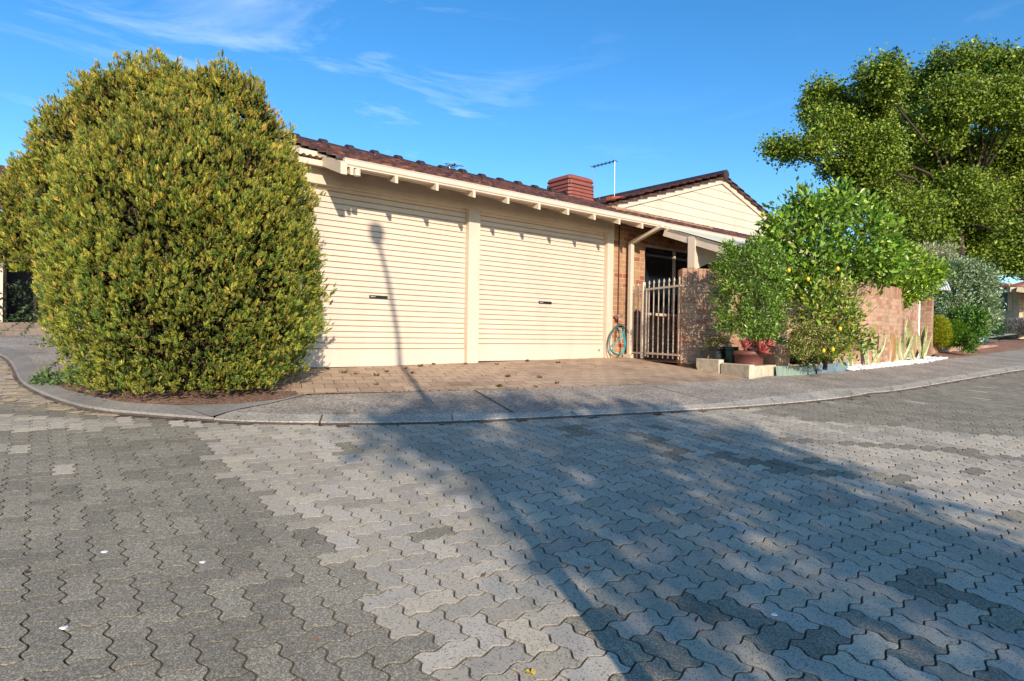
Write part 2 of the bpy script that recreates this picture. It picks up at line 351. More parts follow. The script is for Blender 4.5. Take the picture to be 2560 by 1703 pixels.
def rawmesh(name, V, tri, C, material, parent=None, smooth=False):
    me = bpy.data.meshes.new(name); nf = len(tri)//3
    me.vertices.add(len(V)); me.vertices.foreach_set('co', V.astype(np.float32).ravel())
    me.loops.add(len(tri)); me.loops.foreach_set('vertex_index', tri.astype(np.int32))
    me.polygons.add(nf); me.polygons.foreach_set('loop_start', np.arange(nf, dtype=np.int32)*3)
    try: me.polygons.foreach_set('loop_total', np.full(nf, 3, dtype=np.int32))
    except Exception: pass
    me.update(calc_edges=True)
    if C is not None:
        ca = me.color_attributes.new('Col', 'FLOAT_COLOR', 'POINT')
        ca.data.foreach_set('color', np.concatenate([C, np.ones((len(C), 1))], 1).astype(np.float32).ravel())
    me.materials.append(material)
    if smooth: me.polygons.foreach_set('use_smooth', np.ones(nf, bool))
    o = bpy.data.objects.new(name, me); sc.collection.objects.link(o)
    if parent is not None: o.parent = parent; o.matrix_parent_inverse = Matrix.Translation(-Vector(parent.location))
    return o
def pal(rng, n, cols, var=.18, wts=None):
    cols = np.array(cols); k = rng.choice(len(cols), n, p=wts); c = cols[k]*(1+rng.normal(0, var, (n, 1))); return np.clip(c, .003, .95)
def unit(a): return a/np.maximum(np.linalg.norm(a, axis=-1, keepdims=True), 1e-9)
def inpoly(x, y, poly):
    c = False; j = len(poly)-1
    for i in range(len(poly)):
        xi, yi = poly[i]; xj, yj = poly[j]
        if (yi > y) != (yj > y) and x < (xj-xi)*(y-yi)/(yj-yi)+xi: c = not c
        j = i
    return c
# ================================================================= ground
def arc(pts, n):
    pts = [np.array(p, float) for p in pts]; L = [0]
    for a, b in zip(pts, pts[1:]): L.append(L[-1]+np.linalg.norm(b[:2]-a[:2]))
    out = []
    for i in range(n+1):
        t = L[-1]*i/n; k = max(0, min(len(pts)-2, int(np.searchsorted(L, t, side='right'))-1))
        f = (t-L[k])/max(L[k+1]-L[k], 1e-9); out.append(pts[k]*(1-f)+pts[k+1]*f)
    return out
def smooth(pts, it=2):
    pts = [np.array(p[:2], float) for p in pts]
    for _ in range(it):
        q = [pts[0]]
        for a, b in zip(pts, pts[1:]): q += [a*.75+b*.25, a*.25+b*.75]
        q.append(pts[-1]); pts = q
    return pts
def YF(x): return 6.03-.337*(x-2.31)
def DZ(x, y):
    yf = YF(x); t = max(0, min(1, (y-yf)/(7.64-yf))); return (G(x, yf)+.035)*(1-t)+(.775+.0147*(x-2.96))*t
def ribbon(name, A, B, zA, zB, mt, n=60, m=6, skirt=0, zf=None, uvrot=0):
    A = arc(A, n); B = arc(B, n); mb = MB(); g = []
    for a, b in zip(A, B):
        row = []
        for j in range(m+1):
            f = j/m; p = a[:2]*(1-f)+b[:2]*f; z = (zf(p[0], p[1]) if zf else G(p[0], p[1])+zA*(1-f)+zB*f); row.append((p[0], p[1], z))
        g.append(row)
    c, s_ = math.cos(uvrot), math.sin(uvrot); U = lambda p: (p[0]*c+p[1]*s_, -p[0]*s_+p[1]*c)
    for i in range(n):
        for j in range(m):
            q = [g[i][j], g[i+1][j], g[i+1][j+1], g[i][j+1]]
            nz = (Vector(q[1])-Vector(q[0])).cross(Vector(q[3])-Vector(q[0])).z
            if nz < 0: q = q[::-1]
            mb.face(q, [U(p) for p in q])
        if skirt:
            a, b = g[i][0], g[i+1][0]; mb.face([a, b, (b[0], b[1], b[2]-skirt), (a[0], a[1], a[2]-skirt)])
    o = mb.build(name, mt); tag(o, kind='structure'); return o
W2 = lambda L, dz=0.0: [gp(x, y, dz)[:2] for x, y in L]
OUT_PX = [(0, 890), (22, 907), (35, 933), (42.5, 955), (74, 977), (129.5, 1001), (222, 1029), (370, 1042), (518, 1053), (629, 1060), (860, 1062), (1060, 1061), (1374, 1046), (1760, 1027.7), (2040, 1006), (2172, 989), (2283, 972), (2393, 953.5), (2481, 939), (2560, 925.5)]
OUT = W2(OUT_PX)
OUT = [np.array((-1.2, 13.2)), np.array((-.4, 12.0))]+OUT[:]+[np.array((17.5, 2.9)), np.array((30, 3.6))]
OUTs = smooth(OUT, 2)
KT = W2([(555, 1029), (700, 1034.5), (860, 1036.5), (1262, 1033), (1760, 1010.6), (2170, 970), (2327, 947.5), (2560, 910)], .035)+[np.array((17.8, 3.15)), np.array((30, 3.9))]
iK = min(range(len(OUTs)), key=lambda i: abs(OUTs[i][0]-1.38)+abs(OUTs[i][1]-5.62))
def gz(name, x0, x1, y0, y1, nx, ny, dz, mt):
    mb = MB()
    for i in range(nx):
        for j in range(ny):
            xs = (x0+(x1-x0)*i/nx, x0+(x1-x0)*(i+1)/nx); ys = (y0+(y1-y0)*j/ny, y0+(y1-y0)*(j+1)/ny)
            q = [(xs[0], ys[0]), (xs[1], ys[0]), (xs[1], ys[1]), (xs[0], ys[1])]; mb.face([(a, b, G(a, b)+dz) for a, b in q])
    o = mb.build(name, mt); return tag(o, kind='structure')
gz('ground', -150, 250, -150, 250, 80, 80, -.2, M_['earth'])
# road bed (joint sand) and the zigzag pavers laid on it
road_poly = [tuple(p) for p in OUTs]+[(30, -6), (-9, -6), (-9, 13.2)]
rb_ = ribbon('road_bed', [(-9, -6), (30, -6)], [(-9, 13.6), (-1.2, 13.2)]+list(OUTs[6:]), -.0075, -.0075, M_['soil'], n=160, m=60)
def near_poly(px, py, L, r):
    for a, b in zip(L, L[1:]):
        dx, dy = b[0]-a[0], b[1]-a[1]; t = max(0, min(1, ((px-a[0])*dx+(py-a[1])*dy)/(dx*dx+dy*dy)))
        if math.hypot(px-a[0]-t*dx, (py-a[1]-t*dy)*1.4) < r: return True
    return False
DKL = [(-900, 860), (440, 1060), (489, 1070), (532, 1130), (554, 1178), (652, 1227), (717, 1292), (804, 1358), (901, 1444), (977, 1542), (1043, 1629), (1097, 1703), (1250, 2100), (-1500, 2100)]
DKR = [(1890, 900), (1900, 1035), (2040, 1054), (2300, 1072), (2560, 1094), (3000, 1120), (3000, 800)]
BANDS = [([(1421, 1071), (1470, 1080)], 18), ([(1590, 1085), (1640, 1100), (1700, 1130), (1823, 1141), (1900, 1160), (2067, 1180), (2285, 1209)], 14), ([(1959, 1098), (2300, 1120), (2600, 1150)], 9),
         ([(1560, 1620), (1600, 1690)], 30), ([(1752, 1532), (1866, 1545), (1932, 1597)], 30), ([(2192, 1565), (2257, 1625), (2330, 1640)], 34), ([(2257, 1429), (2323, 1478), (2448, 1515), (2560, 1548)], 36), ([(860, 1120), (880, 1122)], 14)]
def make_pavers():
    rnd = random.Random(5); u = .1126; th = R(-1.7); c, s_ = math.cos(th), math.sin(th)
    o1 = (-.02, .01)
    full = [(0, 0), (.17, .075), (.31, .105), (.42, .06), (.58, -.06), (.69, -.105), (.83, -.075)]
    low = [(0, 0), (.3, .105), (.7, -.105)]
    def outline(w_, h_, E):
        pts = []
        for (ax, ay), (dx, dy), n in (((0, 0), (1, 0), w_), ((w_, 0), (0, 1), h_), ((w_, h_), (-1, 0), w_), ((0, h_), (0, -1), h_)):
            for k in range(n):
                for t, a in E: pts.append((ax+dx*(k+t)-dy*a, ay+dy*(k+t)+dx*a))
        return pts
    def inset(pts, d):
        out = []; n = len(pts)
        for i in range(n):
            p0, p, p1 = pts[i-1], pts[i], pts[(i+1) % n]
            e0 = Vector((p[0]-p0[0], p[1]-p0[1])).normalized(); e1 = Vector((p1[0]-p[0], p1[1]-p[1])).normalized()
            t = (e0+e1).normalized(); nr = Vector((-t.y, t.x)); k = 1/max(.55, math.sqrt(max(.01, (1+e0.dot(e1))/2)))
            out.append((p[0]+nr.x*d*k, p[1]+nr.y*d*k))
        return out
    cache = {}
    for kind, (w_, h_) in (('H', (2, 1)), ('V', (1, 2))):
        for lod, E in ((0, full), (1, low)):
            o = outline(w_, h_, E); cache[kind, lod] = (inset(o, .027), inset(o, .030), inset(o, .048), (w_/2, h_/2))
    V = []; Fc = []; C = []
    for i in range(-90, 160):
        for j in range(-15, 130):
            k = (i+j) % 4
            if k not in (0, 2): continue
            kind = 'H' if k == 0 else 'V'
            r0, r1, r2, cen = cache[kind, 0]
            X = (i+cen[0])*u+o1[0]; Y = (j+cen[1])*u+o1[1]; x, y = X*c-Y*s_, X*s_+Y*c
            d = np.array((x, y, G(x, y)))-EYE; dep = d@fw
            if dep < .35: continue
            px, py = proj((x, y, G(x, y)))
            if px < -700 or px > 3300 or py > 2600: continue
            if not inpoly(x, y, road_poly): continue
            lod = 0 if dep < 5.5 else 1
            r0, r1, r2, cen = cache[kind, lod]
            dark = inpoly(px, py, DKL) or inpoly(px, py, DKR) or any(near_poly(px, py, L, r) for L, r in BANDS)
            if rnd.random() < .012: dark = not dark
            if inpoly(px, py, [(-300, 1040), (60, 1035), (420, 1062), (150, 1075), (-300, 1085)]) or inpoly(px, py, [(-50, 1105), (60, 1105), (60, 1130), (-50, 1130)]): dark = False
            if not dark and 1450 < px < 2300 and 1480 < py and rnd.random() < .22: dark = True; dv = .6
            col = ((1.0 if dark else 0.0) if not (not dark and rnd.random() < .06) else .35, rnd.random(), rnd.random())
            dz = rnd.gauss(0, .0009); tx, ty = rnd.gauss(0, .004), rnd.gauss(0, .004); base = len(V); n = len(r0)
            for ring, zz in ((r0, -.010), (r1, -.0018), (r2, 0)):
                for a, b in ring:
                    X = (i+a)*u+o1[0]; Y = (j+b)*u+o1[1]; wx, wy = X*c-Y*s_, X*s_+Y*c
                    V.append((wx, wy, G(wx, wy)+zz+dz+(a-cen[0])*u*tx+(b-cen[1])*u*ty))
            for q in range(n):
                q2 = (q+1) % n
                Fc.append((base+q, base+q2, base+n+q2, base+n+q)); Fc.append((base+n+q, base+n+q2, base+2*n+q2, base+2*n+q))
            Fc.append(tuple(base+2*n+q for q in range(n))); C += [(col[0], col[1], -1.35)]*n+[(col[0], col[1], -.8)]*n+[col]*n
    me = bpy.data.meshes.new('road'); me.from_pydata(V, [], Fc); ca = me.color_attributes.new('Col', 'FLOAT_COLOR', 'POINT')
    ca.data.foreach_set('color', np.concatenate([np.array(C), np.ones((len(C), 1))], 1).astype(np.float32).ravel())
    me.materials.append(M_['paver']); o = bpy.data.objects.new('road', me); sc.collection.objects.link(o); tag(o, kind='structure'); print('paver verts', len(V))
make_pavers()
# kerbs and slabs
O2 = [np.array(p[:2]) for p in OUTs[iK:]]
def off(L, d):
    L = [np.array(p[:2], float) for p in L]; out = []
    for i, p in enumerate(L):
        t = L[min(i+1, len(L)-1)]-L[max(i-1, 0)]; t = t/np.linalg.norm(t); out.append(p+np.array((-t[1], t[0]))*d)
    return out
ribbon('kerb', O2, off(O2, .03), -.01, .018, M_['kerb'], n=120, m=2, skirt=.04)
ribbon('kerb', off(O2, .03), KT, .018, .035, M_['kerb'], n=120, m=4)
BI = W2([(20, 868), (50, 878), (70, 890), (89, 922), (111, 950), (166, 974), (222, 988), (307, 1005), (444, 1012.5), (592, 1009), (703, 998), (745, 985)], .05)
BI = [np.array((-.9, 13.1))]+BI
O1 = [np.array(p[:2]) for p in OUTs[:iK+1]]
BO = [O1[-1]]+W2([(600, 1022), (666, 1010.6), (766, 986.6)], .04)
iB = len(BI)-1
ribbon('kerb', O1, off(O1, .03), -.01, .03, M_['kerbs'], n=90, m=2, skirt=.04)
nA = 9
ribbon('kerb', off(O1, .03), BI[:nA+1], .03, .05, M_['kerbs'], n=90, m=5)
ribbon('kerb', BO, BI[nA:], .042, .05, M_['kerbs'], n=30, m=4)
ribbon('garden_slab', BI[:7], [(2.4, 13.0), (2.4, 10.5), (2.3, 8)], .046, .046, M_['agg'], n=40, m=8)
ribbon('mulch_bed', BI[5:], [(.9, 8.2), (2.3, 7.6), (2.6, 7.6)], .052, .06, M_['mulch'], n=40, m=8)
ST = W2([(767.5, 987.3), (1185.7, 975.6), (1617.4, 962)], .035)
ST2 = W2([(1640, 967), (1690, 979), (1760, 995), (1800, 1007)], .035)
ribbon('driveway_apron', KT[:5], BO[1:]+ST+ST2, .034, .036, M_['agg'], n=80, m=6)
FT = W2([(1617.4, 962), (1720, 957), (1830, 952), (1883, 947.3), (1942, 940), (2042.5, 935), (2120, 927), (2194, 920), (2305, 908), (2366.5, 897), (2448, 887), (2560, 873)], .035)+[np.array((27, 4.4))]
ribbon('footpath', ST2[::-1][:1]+KT[5:], [FT[0]]+FT[2:], .036, .036, M_['agg'], n=90, m=6)
ribbon('footpath', [ST2[0], ST2[1], ST2[2], ST2[3]], [FT[0], FT[1]*.6+FT[0]*.4, FT[1], FT[2]], .0365, .0365, M_['agg'], n=20, m=4)
# driveway of rectangular pavers, laid square to the kerb
uvr = math.atan2(-.337, 1)
BACK = [(2.2, 7.80), (5.4, 7.80), (8.7, 7.80), (8.95, 7.3), (8.5, 6.1)]
FR = [np.array((2.1, YF(2.1)+.02))]+ST+[FT[1], FT[2], np.array(gp(1874, 948, .035)[:2])]
ribbon('driveway', FR, [(2.2, 7.80), (5.4, 7.80), (8.75, 7.80), (8.95, 7.6), (9.0, 6.0), (8.6, 5.6)], 0, 0, M_['drive'], n=90, m=24, zf=lambda x, y: max(DZ(x, y), 0) , uvrot=uvr)
ribbon('porch_floor', [(8.4, 5.9), (11, 5.5), (14, 5.3)], [(9.0, 7.9), (11, 7.9), (14, 7.9)], 0, 0, M_['pathbrick'], n=20, m=6, zf=lambda x, y: .83)
# slab joints (thin dark soil lines)
def joint(a, b, dz, w_=.014, name='slab_joint'):
    A = gp(*a, dz)[:2]; B = gp(*b, dz)[:2]; t = (B-A)/np.linalg.norm(B-A); nrm = np.array((-t[1], t[0]))*w_/2
    ribbon(name, [A-nrm, B-nrm], [A+nrm, B+nrm], dz+.004, dz+.004, M_['soil'], n=12, m=1)
joint((1185.7, 975.6), (1282.4, 1031), .037, .022); joint((798, 1059), (806, 1038), .03, .014); joint((1133, 1057), (1129, 1037), .03, .008); joint((1445, 1043), (1428, 1029), .03, .01)
joint((1620, 963), (1770, 1001), .037, .008); joint((2140, 926), (2245, 935), .037, .008); joint((2448, 887), (2560, 896), .037, .02)
for k in range(1, 9):
    joint((1760+k*95, [1027, 1020, 1012, 1004, 992, 976, 961, 945, 929][k]), (1730+k*98, [1010, 1003, 996, 988, 975, 962, 948, 936, 922][k]), .03, .006)
# dark dirt line along the kerb foot
ribbon('kerb_dirt', off(O2, -.02), off(O2, .012), .003, .012, M_['soil'], n=160, m=2)
ribbon('kerb_dirt', off(O1, -.022), off(O1, .012), .003, .014, M_['soil'], n=120, m=2)
# sand washed over the pavers at the left
m, nt_, b = mat('washed_sand'); v = coords(nt_, scale=(1.0, 1.5, 1)); n_ = noisen(nt_, v, 4.5, 8, .72); rr = ramp(nt_, [(.50, (0, 0, 0)), (.56, (1, 1, 1))]); nt_.links.new(n_, rr.inputs[0])
b.inputs['Roughness'].default_value = .95; b.inputs['Base Color'].default_value = (.50, .37, .22, 1); nt_.links.new(rr.outputs[0], b.inputs['Alpha'])
SA = W2([(-200, 900), (-60, 895), (0, 893), (22, 910), (35, 935), (42.5, 957), (74, 979), (129.5, 1003), (222, 1031), (300, 1040)], .0)
SB = W2([(-200, 935), (-90, 935), (-40, 955), (-20, 975), (-20, 1000), (0, 1020), (60, 1028), (110, 1024), (190, 1036), (290, 1043)], .0)
o = ribbon('washed_sand', SA, SB, .005, .004, m, n=60, m=8); tag(o, kind='stuff'); 
# left neighbour's apron
ribbon('neighbour_apron', [(-9, 13.2), (-.9, 13.15)], [(-9, 14.1), (2.4, 14.1)], .03, .03, M_['agg'], n=20, m=4)
ribbon('neighbour_apron', [(-.9, 13.12), (2.4, 13.0)], [(-.9, 14.1), (2.4, 14.1)], .032, .032, M_['agg'], n=10, m=3)
ribbon('neighbour_driveway', [(-9, 14.1), (2.4, 14.1)], [(-9, 17.6), (2.4, 17.6)], .034, .034, M_['drive'], n=30, m=10)
# right: brick path, lawn, concrete path
BP = W2([(2366.5, 897), (2448, 887), (2560, 873)], .036)+[np.array((24, 4.1)), np.array((27, 4.4))]
BT = W2([(2327, 886), (2360, 880), (2432.7, 873), (2490, 866)], .04)+[np.array((24.0, 6.4)), np.array((27, 6.6))]
ribbon('brick_path', BP, BT, .038, .04, M_['pathbrick'], n=40, m=8)
ribbon('concrete_path', [(19.4, 5.3), (24, 6.4), (40, 7.5)], [(19.4, 6.0), (24, 7.5), (40, 8.6)], .05, .05, M_['conc'], n=20, m=2)
# ================================================================= the brick house with two garages
C_ = M_['cream']; CWD = M_['cream_wood']
HO = (5.5, 9.0, .8)
house = empty('brick_house', HO, 'single-storey tan brick house with cream garage front and brown tiled roof', 'house')
def part(mb, name, mt, parent=None, **k): return mb.build(name, mt, parent or house, **k)
D_, W_ = 7.73, 7.64
zb = lambda x: .775+.0147*(x-2.96)
# posts between and beside the doors
for x0, x1 in ((2.42, 2.60), (5.35, 5.556), (8.39, 8.55)):
    mb = MB(); mb.box(x0, x1, W_, 7.86, zb(x0)-.03, 3.105); bevel(part(mb, 'post', C_), .004)
mb = MB(); mb.box(1.3, 8.56, W_, 7.84, 3.105, 3.50); bevel(part(mb, 'header_beam', C_), .004)
mb = MB(); mb.box(1.3, 2.42, 7.66, 7.9, .6, 3.105); mb.box(1.3, 1.5, 7.9, 10.6, .6, 3.3); part(mb, 'wall', M_['brick'])
# brick wall right of the doors (window opening cut out)
WX0, WX1, WZ0, WZ1 = 9.50, 11.75, 1.66, 3.02
mb = MB(); wy = 7.70
mb.box(8.55, WX0, wy, wy+.22, .7, 3.62); mb.box(WX1, 16.5, wy, wy+.22, .7, 3.4); mb.box(WX0, WX1, wy, wy+.22, .7, WZ0); mb.box(WX0, WX1, wy, wy+.22, WZ1, 3.6)
part(mb, 'wall', M_['brick'])
mb = MB(); mb.box(WX0-.02, WX1, wy-.04, wy+.02, WZ0-.09, WZ0-.01); part(mb, 'window_sill', M_['orange_tile'])
mb = MB()
for x in (WX0+.02, WX0+.98, WX1-.03): mb.box(x-.02, x+.025, wy+.03, wy+.09, WZ0, WZ1)
mb.box(WX0, WX1, wy+.03, wy+.09, WZ0, WZ0+.05); mb.box(WX0, WX1, wy+.03, wy+.09, WZ1-.04, WZ1)
wf = part(mb, 'window_frame', M_['cream_dull'])
mb = MB(); mb.face([(WX0, wy+.07, WZ0), (WX1, wy+.07, WZ0), (WX1, wy+.07, WZ1), (WX0, wy+.07, WZ1)]); part(mb, 'window_pane', M_['glassdark'])
mb = MB(); mb.box(8.6, 16.4, 8.3, 8.36, .8, 3.4); part(mb, 'inner_wall', M_['darkin'])
mb = MB(); mb.box(2.55, 8.5, 8.6, 8.7, .6, 3.4); part(mb, 'inner_wall', M_['darkin'])
# roller doors
def roller(x0, x1, label):
    d = empty('roller_door', ((x0+x1)/2, D_, zb(x0)), None, None); del_ = d
    d.parent = house; d.matrix_parent_inverse = Matrix.Translation(-Vector(house.location)); d['label'] = label
    zt = 3.20; zbm = zb((x0+x1)/2)+.035; mb = MB(); p = .0752
    # ribbed curtain
    prof = []; z = zt
    k = 0
    while z > zbm+.24:
        prof += [(0, z), (.000, z-.058), (-.004, z-.062), (.013, z-.066), (.013, z-.071), (0, z-.0752)]; z -= p
    zl = z
    for (ya, za), (yb, zb_) in zip(prof, prof[1:]):
        if za-zb_ < 1e-6: continue
        g = 1 if (ya+yb) > .012 else 0
        mb.face([(x0, D_+ya, za), (x0, D_+yb, zb_), (x1, D_+yb, zb_), (x1, D_+ya, za)], mi=g)
    cur = mb.build('curtain', [M_['door'], M_['doorgap']], house); cur.parent = d; cur.matrix_parent_inverse = Matrix.Translation(-Vector(d.location))
    b2 = MB(); zz0 = zb(x0)+.02; zz1 = zb(x1)+.035
    b2.hexa([(x0, D_-.012, zz0), (x1, D_-.012, zz0), (x1, D_+.02, zz0), (x0, D_+.02, zz0)], [(x0, D_-.012, zl), (x1, D_-.012, zl), (x1, D_+.02, zl), (x0, D_+.02, zl)])
    bevel(b2.build('bottom_rail', M_['door'], d), .004)
    b3 = MB(); b3.box(x0, x1, D_-.006, D_+.02, zz0-.018, zz0-.001); b3.build('rubber_seal', M_['black'], d)
    return d
rd1 = roller(2.60, 5.352, 'nearer cream roller door partly hidden by the conifer')
rd2 = roller(5.554, 8.392, 'further cream roller door beside the brick wall')
def text(s, size, loc, rotx, mt, parent, name, rz=0):
    cu = bpy.data.curves.new(name, 'FONT'); cu.body = s; cu.size = size; cu.extrude = .0008; cu.align_x = 'LEFT'; cu.align_y = 'CENTER'
    o = bpy.data.objects.new(name, cu); sc.collection.objects.link(o); o.data.materials.append(mt)
    me = bpy.data.meshes.new_from_object(o); bpy.data.objects.remove(o); o = bpy.data.objects.new(name, me); sc.collection.objects.link(o)
    o.parent = parent; o.matrix_parent_inverse = Matrix.Translation(-Vector(parent.location)); o.location = loc; o.rotation_euler = (rotx, 0, rz); return o
for d, (pa, pb), sn in ((rd1, ((924, 741), (969, 741)), 1), (rd2, ((1348, 755.5), (1379, 755.5)), 2)):
    A = onY(*pa, D_-.014); B = onY(*pb, D_-.014)
    mb = MB(); mb.box(A[0], B[0], D_-.018, D_-.0, A[2]-.021, A[2]+.017); lk = mb.build('lock_plate', M_['black'], d); bevel(lk, .003)
    text('Gliderol', .022, (A[0]+.012, D_-.0195, A[2]-.002), PI/2, M_['white'], d, 'lock_lettering')
    mb = MB(); mb.tube([(B[0]-.03, D_-.022, A[2]), (B[0]-.03, D_-.0, A[2])], .007); mb.build('lock_barrel', M_['metal_dark'], d)
mb = MB(); mb.box(8.27, 8.31, D_-.016, D_-.011, .97, 1.01); mb.build('badge', M_['metal'], rd2)
# rafters, soffit, gutter
for i in range(10):
    x = 3.158+.594*i; mb = MB()
    y0, y1 = 6.97, 7.66; s_ = .332
    mb.hexa([(x-.0, y0, 3.11), (x+.042, y0, 3.11), (x+.042, y1, 3.11+s_*(y1-y0)), (x, y1, 3.11+s_*(y1-y0))], [(x, y0, 3.20), (x+.042, y0, 3.20), (x+.042, y1, 3.20+s_*(y1-y0)), (x, y1, 3.20+s_*(y1-y0))])
    part(mb, 'rafter', CWD)
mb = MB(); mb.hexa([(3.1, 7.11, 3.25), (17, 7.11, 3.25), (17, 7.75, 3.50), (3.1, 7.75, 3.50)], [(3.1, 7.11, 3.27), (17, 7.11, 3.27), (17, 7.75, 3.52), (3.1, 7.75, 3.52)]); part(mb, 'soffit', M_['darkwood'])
mb = MB(); mb.box(3.12, 17, 7.085, 7.105, 3.19, 3.27); part(mb, 'fascia', C_)
def gutter(x0, x1, y1, zt, name='gutter'):
    mb = MB(); pr = [(y1, zt), (y1-.105, zt), (y1-.112, zt-.008), (y1-.103, zt-.022), (y1-.112, zt-.035), (y1-.112, zt-.072), (y1-.098, zt-.086), (y1-.098, zt-.1), (y1, zt-.1)]
    for a, b in zip(pr[1:], pr[2:]): mb.face([(x0, *a), (x0, *b), (x1, *b), (x1, *a)])
    inn = [(y1, zt-.02), (y1-.1, zt-.02)]
    mb.face([(x0, *inn[0]), (x0, *inn[1]), (x1, *inn[1]), (x1, *inn[0])][::-1])
    mb.face([(x0, *p) for p in pr]); mb.face([(x1, *p) for p in pr][::-1]); return part(mb, name, C_)
gutter(3.09, 9.15, 7.082, 3.302)
gutter(9.16, 17.2, 7.092, 3.300)
mb = MB(); mb.tube([(3.27, 7.02, 3.21), (3.27, 7.02, 3.12)], .04, 14); part(mb, 'gutter_outlet', C_)
# boxed barge end on the verge
mb = MB(); mb.hexa([(3.02, 6.93, 3.09), (3.10, 6.93, 3.09), (3.10, 9.3, 3.93), (3.02, 9.3, 3.93)], [(3.02, 6.93, 3.235), (3.10, 6.93, 3.235), (3.10, 9.3, 4.07), (3.02, 9.3, 4.07)]); part(mb, 'barge_board', CWD)
# roof covering: wavy tiles with stepped courses
def tiled(name, x0, x1, e0, e1, parent=house, step=.315, wave=.2, axis='x', nper=6, mt=None):
    # e0=(y,z) eave, e1=(y,z) ridge for axis x ; surface between x0..x1
    mb_v = []; tri = []
    L = math.hypot(e1[0]-e0[0], e1[1]-e0[1]); nr = max(1, int(L/step)); nx = int((x1-x0)/wave*nper)
    ny_, nz_ = -(e1[1]-e0[1])/L, abs(e1[0]-e0[0])/L
    if e1[0] < e0[0]: ny_ = -ny_
    rows = []
    for r in range(nr+1):
        for o_, h in ((0, .032), (.0001, .0) if r == -1 else (.97, .004)):
            rows.append(((r+o_)*L/(nr+1), h, r))
    rows.insert(0, (0, -.005, 0))
    grid = []
    for t, h, r in rows:
        line = []
        for i in range(nx+1):
            x = x0+(x1-x0)*i/nx; ph = (x/wave) % 1.0
            wv = .022*(abs(math.sin(PI*ph))**.6)+(.006 if .4 < ph < .6 else 0)
            jit = .006*noise.noise(Vector((math.floor(x/wave)*3.1, r*2.7, 1.3)))
            f = t/L; y = e0[0]+(e1[0]-e0[0])*f; z = e0[1]+(e1[1]-e0[1])*f; hh = h+wv+jit if h > 0 else h
            line.append((x, y+ny_*hh, z+nz_*hh))
        grid.append(line)
    V = np.array([p for l in grid for p in l]); n1_ = nx+1
    for a in range(len(grid)-1):
        for i in range(nx):
            q = a*n1_+i; tri += [q, q+1, q+n1_+1, q, q+n1_+1, q+n1_]
    if axis == 'y': V = V[:, [1, 0, 2]]; tri = [t for k in range(0, len(tri), 3) for t in (tri[k], tri[k+2], tri[k+1])]
    return rawmesh(name, V, np.array(tri), None, mt or M_['tile'], parent)
tiled('roof', 3.0, 17.3, (7.03, 3.285), (9.3, 4.085))
tiled('roof', 3.0, 9.8, (11.6, 3.265), (9.3, 4.085))
mb = MB(); x = 2.95; rnd = random.Random(3)
while x < 9.9:
    dz = rnd.uniform(-.008, .008)
    mb.tube([(x, 9.3, 4.075+dz), (x+.33, 9.3, 4.065+dz), (x+.335, 9.3, 4.08+dz), (x+.43, 9.3, 4.08+dz)], [.085, .085, .112, .112], 10); x += .43
part(mb, 'ridge_caps', M_['ridge'])
# flat-roofed piece left of the gable: fascia and corrugated edge
mb = MB(); mb.box(1.25, 3.08, 7.48, 7.52, 3.285, 3.352); mb.box(1.25, 3.08, 7.52, 7.66, 3.30, 3.33); part(mb, 'flat_roof_fascia', C_)
def corrug(name, A, B, Cc, n, amp, mt, parent, th=.0):
    # sheet spanned by A->B (across the waves) and A->C (along them)
    A, B, Cc = Vector(A), Vector(B), Vector(Cc); u = B-A; v_ = Cc-A; nrm = u.cross(v_).normalized(); mb = MB(); k = n*8
    P = [[A+u*(i/k)+v_*j+nrm*amp*math.cos(2*PI*i/8) for j in (0, 1)] for i in range(k+1)]
    for i in range(k): mb.face([P[i][0], P[i+1][0], P[i+1][1], P[i][1]])
    o = mb.build(name, mt, parent, smooth=True); return weld(o)
corrug('corrugated_sheet', (1.25, 7.45, 3.385), (3.02, 7.45, 3.385), (1.25, 10, 3.55), 22, .011, M_['cream_dull'], house)
# weatherboard gable
GYP = 8.65
mb = MB(); apx, apz = 13.52, 5.0; zl = 3.70
def gx(z, side): return apx+side*(apz-z)/.305
z = 3.5; k = 0; bd = .188
while z < apz:
    z1 = min(z+bd-.006, apz); xl0, xr0, xl1, xr1 = gx(z, -1), gx(z, 1), gx(z1, -1), gx(z1, 1)
    mb.hexa([(xl0, GYP, z), (xr0, GYP, z), (xr0, GYP+.05, z), (xl0, GYP+.05, z)], [(xl1, GYP+.008, z1), (xr1, GYP+.008, z1), (xr1, GYP+.05, z1), (xl1, GYP+.05, z1)]); z += bd
mb.hexa([(gx(3.5, -1), GYP+.03, 3.5), (gx(3.5, 1), GYP+.03, 3.5), (gx(3.5, 1), GYP+.1, 3.5), (gx(3.5, -1), GYP+.1, 3.5)], [(apx-.01, GYP+.03, apz), (apx+.01, GYP+.03, apz), (apx+.01, GYP+.1, apz), (apx-.01, GYP+.1, apz)])
part(mb, 'gable_cladding', M_['white'] if 0 else C_)
